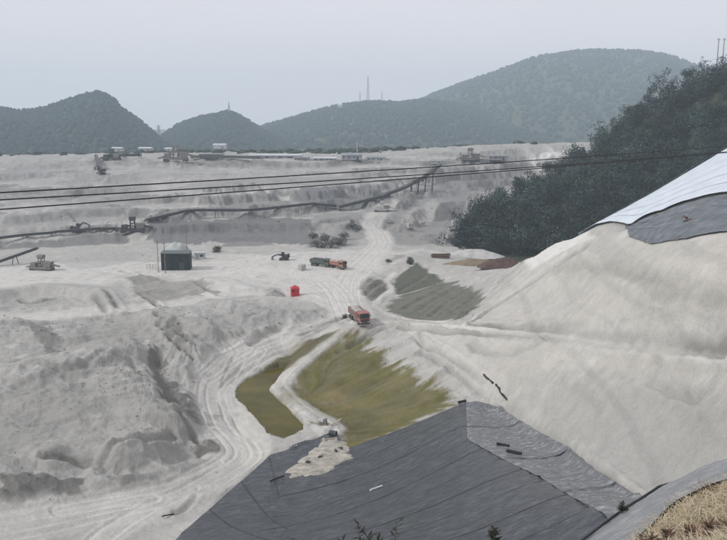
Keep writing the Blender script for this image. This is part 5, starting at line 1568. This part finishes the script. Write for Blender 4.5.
# ------------------------------------------------------------------ towers, masts, poles
M_LATT = mat('lattice_steel', (0.34, 0.35, 0.36), 0.6, var=0.1)
def lattice(label, px, py_base, py_top, D, w_=6.0, name='lattice_tower', arms=0, thick=0.5, cat='tower'):
    t = empty(name, (0, 0, 0)); tag(t, label, cat)
    u, s = ray(px, py_base); _, s2 = ray(px, py_top)
    h = (s - s2) * D
    t.location = (u * D, D, CAMZ - s * D - 2)
    h += 2
    for sx in (-1, 1):
        for sy in (-1, 1):
            mb = MB(); mb.bar((sx * w_ / 2, sy * w_ / 2, 0), (sx * w_ * .12, sy * w_ * .12, h), thick, thick); mb.build('leg', M_LATT, t)
    mb = MB(); n_ = 9
    for k in range(n_):
        z0, z1 = h * k / n_, h * (k + 1) / n_
        a, b = w_ / 2 * (1 - .76 * k / n_), w_ / 2 * (1 - .76 * (k + 1) / n_)
        for sy in (-1, 1):
            mb.bar((-a, sy * a, z0), (b, sy * b, z1), thick * .5, thick * .5); mb.bar((a, sy * a, z0), (-b, sy * b, z1), thick * .5, thick * .5)
            mb.bar((-b, sy * b, z1), (b, sy * b, z1), thick * .5, thick * .5); mb.bar((sy * b, -b, z1), (sy * b, b, z1), thick * .5, thick * .5)
    mb.build('bracing', M_LATT, t)
    for k in range(arms):
        z = h * (0.95 - 0.13 * k)
        mb = MB(); mb.bar((-w_ * .8, 0, z), (w_ * .8, 0, z), thick, thick); mb.build('cross_arm', M_LATT, t)
    if not arms:
        mb = MB(); mb.tube((0, 0, h), (0, 0, h * 1.08), thick * .5, n=6); mb.build('antenna', M_LATT, t)
    return t
lattice('tall lattice tower on the middle ridge', 368, 101, 77, 1740, 6, thick=0.7)
lattice('short mast on the ridge just left of the tall lattice tower', 360, 101, 92, 1740, 3, 'mast', thick=0.5, cat='mast')
lattice('short mast on the ridge right of the tall lattice tower', 382, 101, 92, 1740, 2.4, 'mast', thick=0.5, cat='mast')
lattice('mast on top of the small rounded hill', 229, 110, 102, 1340, 2.6, 'mast', thick=0.5, cat='mast')
lattice('pylon in the gap between the two left hills', 159, 138, 125, 1250, 5, 'pylon', arms=3, thick=0.45, cat='pylon')
M_POLE = mat('pole_concrete', (0.30, 0.30, 0.29), 0.85, var=0.2)
for px, lab in ((719, 'left one of the twin concrete poles on the wooded skyline'), (724.5, 'right one of the twin concrete poles on the wooded skyline')):
    t = empty('power_pole', (0, 0, 0)); tag(t, lab, 'pole', 'twin poles on the wooded skyline')
    D = 316.0; u, s = ray(px, 38)
    gz = float(ground_z(u * D, D)); top = CAMZ - s * D
    t.location = (u * D, D, gz)
    h = top - gz
    mb = MB(); mb.tube((0, 0, -0.5), (0, 0, h), 0.26, 0.17, n=8); mb.build('shaft', M_POLE, t)
    mb = MB(); mb.box((0, 0, h - 0.6), (1.1, 0.2, 0.2)); mb.build('cross_arm', M_POLE, t)
    for x in (-0.45, 0.45):
        mb = MB(); mb.tube((x, 0, h - 0.5), (x, 0, h - 0.1), 0.09, n=6); mb.build('insulator', M_LAMP, t)

# overhead wires crossing the valley, their poles stand outside the picture
M_WIRE = mat('wire_black', (0.018, 0.019, 0.022), 0.6, var=0.1)
def wire_pt(px, py, D):
    u, s = ray(px, py); return Vector((u * D, D, CAMZ - s * D))
wires = [([(0, 192.4), (250, 178.6), (490, 163.0), (727, 146.0)], 'upper overhead wire crossing the picture'),
         ([(0, 199.4), (250, 186.2), (490, 169.6), (727, 151.8)], 'middle overhead wire crossing the picture'),
         ([(0, 208.8), (250, 191.9), (490, 171.6), (727, 152.6)], 'lowest overhead wire at left, meeting the middle one towards the right')]
WEND = []
for k, (pp, lab) in enumerate(wires):
    D = [40 + 0.8 * k, 48.5 + 0.8 * k, 61 + 0.8 * k, 80 + 0.8 * k]
    # straight in plan: find distances on the line through the two end points
    a, b = wire_pt(*pp[0], D[0]), wire_pt(*pp[3], D[3])
    P = []
    for (px, py) in pp:
        u, s = ray(px, py)
        t_ = (u * a.y - a.x) / ((b.x - a.x) - u * (b.y - a.y))
        y = a.y + (b.y - a.y) * t_
        P.append((t_, Vector((u * y, y, CAMZ - s * y))))
    tq = np.array([p[0] for p in P]); zq = np.array([p[1].z for p in P])
    cf = np.polyfit(tq, zq, 2)
    ts = np.linspace(-0.22, 1.18, 60)
    Q = [Vector((a.x + (b.x - a.x) * t_, a.y + (b.y - a.y) * t_, float(np.polyval(cf, t_)))) for t_ in ts]
    d_ = (Q[-1] - Q[0]).normalized(); sx_ = d_.cross(Vector((0, 0, 1))).normalized(); sz_ = sx_.cross(d_)
    mb = MB(); mb.v = [tuple(q + sx_ * (0.037 * math.cos(j * math.pi / 4)) + sz_ * (0.037 * math.sin(j * math.pi / 4))) for q in Q for j in range(8)]
    mb.f = [(i * 8 + j, i * 8 + (j + 1) % 8, (i + 1) * 8 + (j + 1) % 8, (i + 1) * 8 + j) for i in range(59) for j in range(8)]
    o = mb.build('overhead_wire', M_WIRE)
    WEND.append([Q[0], Q[-1]])
    tag(o, lab, 'wire', 'overhead wires')
# ------------------------------------------------------------------ bushes, heaps, debris
def bush(label, px, py, rad, seed, group='dark bushes on the terraces', tint=(0.055, 0.062, 0.045), squash=0.8, dmin=25, n_leaf=1000, leaf=0.14):
    t = empty('bush', (0, 0, 0)); tag(t, label, 'bush', group)
    mb = MB(); rr = random.Random(seed)
    for k in range(5):
        a = k * 1.26 + rr.random()
        mb.tube((0.05 * math.cos(a), 0.05 * math.sin(a), -0.15), (math.cos(a) * rad * .45, math.sin(a) * rad * .45, rad * (0.6 + 0.4 * rr.random())), rad * .05, rad * .02, 5)
    mb.build('stem', M_BARK, t)
    V, F, tn = crown(n_leaf, seed, 8, 0.8, leaf)
    V = V * rad * np.array((1, 1, squash)); V[:, 2] += rad * 0.45
    np_mesh('foliage', V, F, M_LEAF, t, colors=np.array(tint)[None] * tn[:, None])
    place(t, px, py, 0, 0.05, dmin)
    return t
bush('dark ragged bush on the plateau right of the pale cabin', 217, 252, 1.6, 401, None)
bush('single dark green bush above the damp slope beside the upper road', 410, 264, 1.5, 402, None, (0.06, 0.075, 0.045))
bush('low dark bush where the upper road forks, left of the single one', 388, 262, 0.8, 403, None)
for k, (px, py, rd, lab) in enumerate(((318, 247, 2.4, 'leftmost dusty dark bush of the clump below the grey terrace'), (326, 243, 2.6, 'dark bush behind the leftmost one of the clump below the terrace'),
        (331, 248, 2.2, 'front middle bush of the dark clump below the terrace'), (339, 245, 2.3, 'dark bush right of the middle in the clump below the terrace'),
        (344, 239, 1.8, 'small dark bush at the right rear of the clump'), (353, 229, 2.3, 'dark bush standing apart above the clump beside the upper road'), (313, 238, 1.8, 'upper left bush of the dark clump below the terrace'))):
    bush(lab, px, py, rd, 410 + k, 'dark bushes below the grey terrace', (0.135, 0.138, 0.13), 0.75, leaf=0.13, n_leaf=1100)
bush('small dark weed clump on the rim left of the red dump truck', 345, 318, 0.7, 431, None, (0.08, 0.085, 0.05))

mound('brown_heap', 'dark reddish-brown covered heap at the foot of the white hill', 'heap', 503, 266, 6.2, 3.0, 2.3, mat('brown_cover', (0.10, 0.064, 0.056), 0.85, var=0.35, scale=0.8, bump=0.15, bscale=2), 11)
mound('ochre_heap', 'low ochre soil heap left of the dark brown one', 'heap', 474, 266, 9.5, 2.4, 2.0, mat('ochre_soil', (0.235, 0.19, 0.13), 0.95, var=0.25, scale=0.6, bump=0.1, bscale=3), 12)
mound('gravel_heap', 'pale grey heap behind the ochre soil beside the wood', 'heap', 473, 256, 9.0, 4.0, 2.2, mat('pale_spoil', (0.46, 0.455, 0.44), 0.95, var=0.25, scale=0.6, bump=0.1, bscale=3), 13)
mound('grey_heap', 'small grey gravel cone left of the red cabin', 'heap', 275, 296, 2.6, 2.2, 1.7, mat('grey_gravel', (0.30, 0.298, 0.29), 0.95, var=0.3, scale=1.0, bump=0.1, bscale=4), 14, peak=0.7)
# timber stack by the upper road
t = empty('timber_stack', (0, 0, 0)); tag(t, 'low brownish stack of timber beside the ochre heap', 'timber')
for k in range(9):
    mb = MB(); row = k // 4
    mb.tube((-2.6 + 0.3 * random.random(), -0.6 + (k % 4) * 0.5 + row * 0.25, 0.25 + row * 0.42), (2.6 - 0.4 * random.random(), -0.6 + (k % 4) * 0.5 + row * 0.25 + 0.1 * random.random(), 0.25 + row * 0.42), 0.23, 0.19, 9); mb.build('log', mat('brown_log', (0.14, 0.095, 0.075), 0.9, var=0.3, scale=2), t)
place(t, 441, 258, R(5))

# things lying on and beside the liner
M_BLACK = mat('black_rubber', (0.022, 0.022, 0.024), 0.7, var=0.4)
def log_thing(name, label, cat, px, py, L, r_, rz, m, dmin=40, lift=0.14):
    t = empty(name, (0, 0, 0)); tag(t, label, cat)
    mb = MB(); P = [Vector((L * (i / 5 - .5), 0.05 * math.sin(i * 1.1), 0.02 * math.sin(i * 2.3))) for i in range(6)]
    for a, b in zip(P, P[1:]): mb.tube(a, b, r_, r_ * 0.95, 9)
    mb.build('body', m, t)
    for s in (0, -1):
        mb = MB(); mb.tube(P[s] - Vector((0.06, 0, 0)), P[s] + Vector((0.06, 0, 0)), r_ * 1.12, n=9); mb.build('end_band', m, t)
    g = ground(px, py, dmin); t.location = (g.x, g.y, g.z + r_ + lift)
    dz = float(ground_z(g.x + math.cos(rz), g.y + math.sin(rz)) - ground_z(g.x - math.cos(rz), g.y - math.sin(rz))) / 2
    t.rotation_euler = (0, -math.atan(dz), rz)
    return t
log_thing('sandbag_roll', 'upper black roll lying on the pale liner strip', 'roll', 503, 447.5, 1.3, 0.17, R(-20), M_BLACK)
log_thing('sandbag_roll', 'lower black roll lying on the pale liner strip', 'roll', 514, 455, 1.5, 0.18, R(-25), M_BLACK)
log_thing('black_pipe', 'short dark pipe lying on the liner apron near the sandy spill', 'pipe', 277, 480, 2.0, 0.08, R(50), M_BLACK)
log_thing('black_pipe', 'dark hose end lying at the corner of the pond liner', 'pipe', 462, 404, 1.0, 0.2, R(20), M_BLACK)
log_thing('white_tube', 'short white tube lying on the dark liner panels', 'tube', 376, 491, 1.4, 0.09, R(28), M_LAMP, lift=0.25)
log_thing('black_pipe', 'dark log beside the road edge left of the liner apron', 'pipe', 168, 517, 1.1, 0.07, R(35), M_BLACK)
# added black tubes standing for the dark crack in the gully head above the liner
for lab, pp in (('upper added dark piece of the crack in the gully above the liner', [(484, 376), (487, 379), (490, 381), (493, 384)]), ('lower added dark piece of the crack in the gully above the liner', [(496, 386), (499, 389), (500, 393), (503, 396), (507, 401)])):
    t = empty('dark_crack', (0, 0, 0)); tag(t, lab, 'crack', 'dark crack pieces')
    Q = [ground(*p, 40) + Vector((0, 0, 0.12)) for p in pp]
    mb = MB()
    for i, (p, q) in enumerate(zip(Q, Q[1:])): mb.tube(p, q, 0.08 + 0.09 * (i % 2), 0.08 + 0.09 * ((i + 1) % 2), 9)
    mb.build('body', M_BLACK, t)
    mb = MB(); mb.tube(Q[0] - Vector((0.1, 0, 0)), Q[0] + Vector((0.1, 0, 0.05)), 0.2, n=9); mb.build('crack_end', M_BLACK, t)
# sandy spill with pump, planks and sacks at the corner of the pond
spill = [(287, 471), (300, 461), (322, 440), (338, 436), (350, 447), (352, 458), (334, 472), (305, 480), (288, 480)]
SP = np.array([gxy(*p) for p in spill]); ctr = SP.mean(0)
n_a = 60; ring = rs_(np.concatenate([SP, SP[:1]]), n_a + 1)[:-1]
V, F = [], []
for i in range(9):
    q = i / 8
    P = ctr + (ring - ctr) * (q * (1 + 0.35 * fbm(ring[:, 0] * 0.9, ring[:, 1] * 0.9, 4, 77)))[:, None]
    z = 0.16 + 0.32 * (1 - q ** 2) + 0.12 * fbm(P[:, 0] * 1.5, P[:, 1] * 1.5, 4, 78) - 0.22 * (q > 0.99)
    V.append(drape(P, z))
V = np.concatenate(V)
for i in range(8):
    for j in range(n_a): F.append((i * n_a + j, (i + 1) * n_a + j, (i + 1) * n_a + (j + 1) % n_a, i * n_a + (j + 1) % n_a))
o = np_mesh('sand_spill', V, F, mat('sandy_soil', (0.40, 0.38, 0.325), 0.95, var=0.4, scale=1.2, bump=0.08, bscale=5), smooth=True)
tag(o, 'sandy soil spilled over the liner corner beside the pond', 'soil')
for k, (px, py, lab) in enumerate(((308, 466, 'dark sack at the lower left of the sandy spill'), (320, 461, 'dark sack in the middle of the sandy spill'), (336, 455, 'dark sack near the right end of the sandy spill'), (341, 452, 'dark sack at the right end of the sandy spill'))):
    t = empty('sack', (0, 0, 0)); tag(t, lab, 'sack', 'dark sacks on the sandy spill')
    v, f = ico(); rr = np.random.default_rng(600 + k)
    mb = MB(); mb.add([tuple(q * (0.9 + .3 * rr.random()) * np.array((.42, .26, .18))) for q in v], [tuple(x) for x in f]); o = mb.build('body', mat('dark_sack', (0.07, 0.068, 0.062), 0.9), t)
    sm = o.modifiers.new('subdivision', 'SUBSURF'); sm.levels = 2; sm.render_levels = 2
    mb = MB(); mb.tube((0.36, 0, 0.05), (0.52, 0.03, 0.10), 0.07, 0.03, 7); mb.build('tied_neck', M_WOOD, t)
    g = ground(px, py, 40); t.location = (g.x, g.y, g.z + 0.55); t.rotation_euler = (0, 0, k * 0.9)
t = empty('water_pump', (0, 0, 0)); tag(t, 'pale pump on a skid where the pond track meets the liner', 'pump')
mb = MB(); mb.box((0, 0, 0.12), (1.5, 0.7, 0.12)); mb.build('skid', M_WOOD, t)
mb = MB(); mb.tube((-0.55, 0, 0.48), (0.2, 0, 0.48), 0.30, n=14); mb.build('motor', M_PALE, t)
mb = MB(); mb.tube((0.25, -0.16, 0.46), (0.25, 0.16, 0.46), 0.36, n=14); mb.tube((0.3, 0, 0.5), (0.62, 0, 0.95), 0.1); mb.build('pump_housing', M_STEEL, t)
place(t, 323, 425, R(-30), -0.1)
t = empty('fuel_drum', (0, 0, 0)); tag(t, 'dark drum lying beside the pale pump at the pond corner', 'drum')
mb = MB(); mb.tube((-0.5, 0, 0.32), (0.5, 0, 0.32), 0.32, n=16); mb.build('body', M_DARK, t)
mb = MB()
for x in (-0.48, -0.16, 0.16, 0.48): mb.tube((x - .02, 0, .32), (x + .02, 0, .32), 0.34, n=16)
mb.build('hoop', M_STEEL, t)
place(t, 333, 436, R(-25), -0.12)
for k, (px, py, L, rz, lab) in enumerate(((336, 424, 2.6, 55, 'long pale plank pointing at the moss slope beside the pump'), (314, 424, 2.4, -35, 'pale plank lying over the pond edge left of the pump'), (328, 441, 1.8, 10, 'short plank between the pump and the sandy spill'), (222, 386, 2.0, 15, 'pale board lying at the far corner of the pond'))):
    t = empty('plank', (0, 0, 0)); tag(t, lab, 'plank', 'planks at the pond')
    mb = MB(); mb.box((0, 0, 0), (L, 0.22, 0.06)); mb.build('board', mat('pale_timber', (0.42, 0.37, 0.28), 0.85, var=0.3, scale=2), t)
    mb = MB(); mb.box((L * .42, 0, 0.045), (0.08, 0.3, 0.05)); mb.build('batten', M_WOOD, t)
    if k == 3: px, py = 268, 389
    g = ground(px, py, 40); t.location = (g.x, g.y, g.z + 0.28); t.rotation_euler = (0, R(-4), R(rz))

# ------------------------------------------------------------------ near bank: dry grass, brown ferns, weeds
M_STRAW = attr_mat('dry_grass', 'tint', scales=(), tone=0.15, tscale=3.0, rough=0.85)
r = np.random.default_rng(21)
n = 42000
D = r.uniform(7.0, 14.5, n); u = r.uniform(0.20, 0.62, n)
x, y = u * D, D
# keep blades inside the bank, behind the liner strip
dl = np.min(np.hypot(x[:, None] - LI[None, ::4, 0], y[:, None] - LI[None, ::4, 1]), axis=1)
lim = np.interp(u, (LI[:, 0] / LI[:, 1])[np.argsort(LI[:, 0] / LI[:, 1])], LI[np.argsort(LI[:, 0] / LI[:, 1]), 1])
keep = (y < lim + 0.10 * r.normal(size=n) + 0.05)
x, y = x[keep], y[keep]; n = len(x)
z = ground_z(x, y)
L = 0.10 + 0.26 * r.random(n) ** 1.5
az = r.uniform(0, 6.28, n); lean = np.radians(50 + 40 * r.random(n))
d = np.stack([np.cos(az) * np.sin(lean), np.sin(az) * np.sin(lean), np.cos(lean)], 1)
sd_ = np.stack([-np.sin(az), np.cos(az), np.zeros(n)], 1) * (0.003 + 0.004 * r.random(n))[:, None]
b = np.stack([x, y, z - 0.01], 1)
mid = b + d * (L * 0.55)[:, None]; tip = b + d * L[:, None] - np.array((0, 0, 1)) * (L * 0.25)[:, None]
V = np.stack([b - sd_, b + sd_, mid + sd_ * .8, mid - sd_ * .8, tip], 1)
q = np.arange(n)[:, None] * 5
F = np.concatenate([q + np.array([[0, 1, 2]]), q + np.array([[0, 2, 3]]), q + np.array([[3, 2, 4]])])
straw = np.array((0.50, 0.435, 0.31)); brown = np.array((0.17, 0.10, 0.07)); grn = np.array((0.20, 0.20, 0.09))
k1 = sstep(0.10, 0.5, fbm(x / 0.9, y / 0.9, 3, 33) * 0.9 + 0.10 + sstep(9.6, 8.4, y) * 0.5)
tint = straw * (0.7 + 0.5 * r.random(n))[:, None]
mbrown = (r.random(n) < k1 * 0.7)[:, None]
tint = np.where(mbrown, brown * (0.6 + 0.9 * r.random(n))[:, None], tint)
tint = np.where((r.random(n) < 0.06)[:, None], grn, tint)
o = np_mesh('dry_grass', V.reshape(-1, 3), F, M_STRAW, colors=np.repeat(tint, 5, 0))
tag(o, 'dry straw-coloured grass with brown litter on the near bank', 'grass', kind='stuff')

def weed(label, px, py, D, h, seed, n_leaf=34, tint=(0.03, 0.034, 0.024), spread=0.5, name='weed', lw=0.2):
    """upright plant: thin stems with many lance-shaped leaves"""
    t = empty(name, (0, 0, 0)); tag(t, label, 'plant')
    u, s = ray(px, py); gz = float(ground_z(u * D, D)); top = CAMZ - s * D
    t.location = (u * D, D, gz)
    h = max(top - gz, h)
    rr = random.Random(seed); st = MB(); lf = MB()
    for k in range(4):
        a = rr.uniform(0, 6.28); lean = rr.uniform(0.02, spread) * 0.35
        tipv = Vector((math.cos(a) * lean * h * .5, math.sin(a) * lean * h * .5, h * rr.uniform(0.82, 1.0)))
        st.tube((0, 0, -0.05), tipv * 0.5 + Vector((0, 0, 0)), 0.008, 0.006, 5); st.tube(tipv * 0.5, tipv, 0.006, 0.003, 5)
        for j in range(n_leaf):
            f = 1 - (0.45 if name == 'weed' else 0.95) * rr.random() ** 1.3
            b_ = tipv * f; aa = rr.uniform(0, 6.28); L_ = 0.10 * rr.uniform(0.6, 1.3); up = rr.uniform(-0.2, 0.9)
            dv = Vector((math.cos(aa), math.sin(aa), up)).normalized(); sv = Vector((-math.sin(aa), math.cos(aa), 0.2)) * L_ * lw
            lf.add([b_, b_ + dv * L_ * .5 + sv, b_ + dv * L_, b_ + dv * L_ * .5 - sv], [(0, 1, 2, 3)])
    st.build('stem', M_BARK, t)
    V = np.array(lf.v); np_mesh('leaves', V, np.array(lf.f), M_LEAF, t, colors=np.tile(np.array(tint), (len(V), 1)) * (0.6 + 0.8 * np.repeat(np.random.default_rng(seed).random(len(V) // 4), 4))[:, None])
weed('dark leafy weed at the bottom edge, left of centre', 362, 524, 8.2, 0.3, 71, 40, spread=1.4, lw=0.12)
weed('dark leafy weed tip close right of the other at the bottom edge', 378, 526, 8.3, 0.3, 72, 40, spread=1.4, lw=0.12)
weed('thin dark upright weed at the bottom edge in front of the liner, right of centre', 495, 523, 9.2, 0.3, 73, 40, spread=0.15, lw=0.14)
weed('small dark green weed growing on the crumpled liner lip', 622, 517, 11.6, 0.2, 74, 14, (0.04, 0.05, 0.035), 0.8)
for k, (px, py, D) in enumerate(((668, 533, 9.0), (690, 530, 9.0), (708, 527, 9.0), (650, 536, 9.0), (724, 524, 9.0))):
    weed(['second', 'third', 'fourth', 'leftmost', 'rightmost'][k] + ' brown fern in the row on the near bank at bottom right', px, py, D, 0.16, 80 + k, 30, (0.10, 0.055, 0.038), 3.4, 'fern', lw=0.09)

# poles that carry the wires, just outside the picture
for side in (0, 1):
    c = sum((w_[side] for w_ in WEND), Vector()) / 3
    t = empty('wire_pole', (0, 0, 0)); tag(t, ['concrete pole carrying the overhead wires beyond the left edge', 'concrete pole carrying the overhead wires beyond the right edge'][side], 'pole', 'wire poles')
    gz = float(bil(Z, np.clip(c.x / c.y, -0.66, 0.66), c.y))
    t.location = (c.x, c.y, gz)
    h = c.z - gz
    mb = MB(); mb.tube((0, 0, -0.5), (0, 0, h + 1.2), 0.2, 0.13, n=10); mb.build('shaft', M_POLE, t)
    for k, w_ in enumerate(WEND):
        e = w_[side] - Vector((c.x, c.y, gz))
        mb = MB(); mb.bar((0, 0, e.z), e, 0.09, 0.09); a_ = mb.build('arm', M_DARK, t)
        mb = MB(); mb.tube(e + Vector((0, 0, -0.12)), e + Vector((0, 0, 0.12)), 0.07, n=8); mb.build('insulator', M_LAMP, a_)

# ------------------------------------------------------------------ loose clods and stones over the worked ground
r = np.random.default_rng(77)
n0 = 30000
fi = r.random(n0) * (NR - 2); fj = 14 + r.random(n0) * (NC - 30)
ia, ja = fi.astype(int), fj.astype(int)
dens = 0.05 + 0.75 * left_rough + 0.35 * sstep(235, 245, DD) * sstep(330, 300, DD)
dens = dens * (0.25 + 1.5 * sstep(0.0, 0.5, n_mid + 0.6 * fbm(XX / 14, YY / 14, 3, 19))) + 0.5 * sstep(0.35, 0.8, slope) * left_rough
dens = dens * (1 - m_liner) * (1 - np.clip(road_c * 1.3, 0, 1)) * (1 - m_pond) * (1 - m_moss) * (1 - 0.85 * floor_m) * (1 - hill_m) * (DD > 58) * (1 - m_cov)
ok = r.random(n0) < dens[ia, ja] * 0.9
ia, ja = ia[ok], ja[ok]; n = min(len(ia), 4500); ia, ja = ia[:n], ja[:n]
P = np.stack([XX[ia, ja] + r.normal(size=n) * 0.1, YY[ia, ja] + r.normal(size=n) * 0.2, Z[ia, ja]], 1)
sz = (0.04 + 0.16 * r.random(n) ** 3.5) * np.clip(P[:, 1] / 110, 0.6, 2.2)
oc = np.array([(1, 0, 0), (0, 1, 0), (-1, 0, 0), (0, -1, 0), (0, 0, 0.8), (0, 0, -0.8)], float)
of = np.array([(0, 1, 4), (1, 2, 4), (2, 3, 4), (3, 0, 4), (1, 0, 5), (2, 1, 5), (3, 2, 5), (0, 3, 5)])
W = oc[None] * (0.6 + 0.8 * r.random((n, 6, 1))) * sz[:, None, None] * (0.7 + 0.6 * r.random((n, 1, 3))) + P[:, None, :] + 0.25 * sz[:, None, None] * np.array((0, 0, 1))
cc = C[ia, ja] * (0.8 + 0.3 * r.random(n))[:, None]
o = np_mesh('loose_stones', W.reshape(-1, 3), (of[None] + (np.arange(n) * 6)[:, None, None]).reshape(-1, 3), attr_mat('clod', 'tint', scales=(), tone=0.15), colors=np.repeat(np.clip(cc, 0.02, 0.8), 6, 0))
tag(o, 'loose clods and stones scattered over the worked gypsum', 'stones', kind='stuff')

# scrub along the back of the far plateau, too distant to tell single bushes apart
r = np.random.default_rng(88)
n = 900
px = np.concatenate([r.normal(210, 38, n // 3), r.normal(350, 40, n // 3), r.uniform(-40, 540, n - 2 * (n // 3))])
D = r.uniform(455, 540, n); x = (px - CX) / FPX * D; z = ground_z(x, D)
v, f = ico(); sz = 0.6 + 1.6 * r.random(n) ** 2
W = v[None] * (1 + 0.5 * (r.random((n, 12, 1)) - 0.5)) * sz[:, None, None] * np.array((1.5, 1.2, 0.8)) + np.stack([x, D, z + 0.3 * sz], 1)[:, None, :]
cc = np.array((0.045, 0.062, 0.045)) * (0.6 + 0.9 * r.random(n))[:, None]
o = np_mesh('scrub', W.reshape(-1, 3), (f[None] + (np.arange(n) * 12)[:, None, None]).reshape(-1, 3), M_WOODFAR, colors=np.repeat(cc, 12, 0))
tag(o, 'dark scrub growing along the back of the far plateau', 'scrub', kind='stuff')
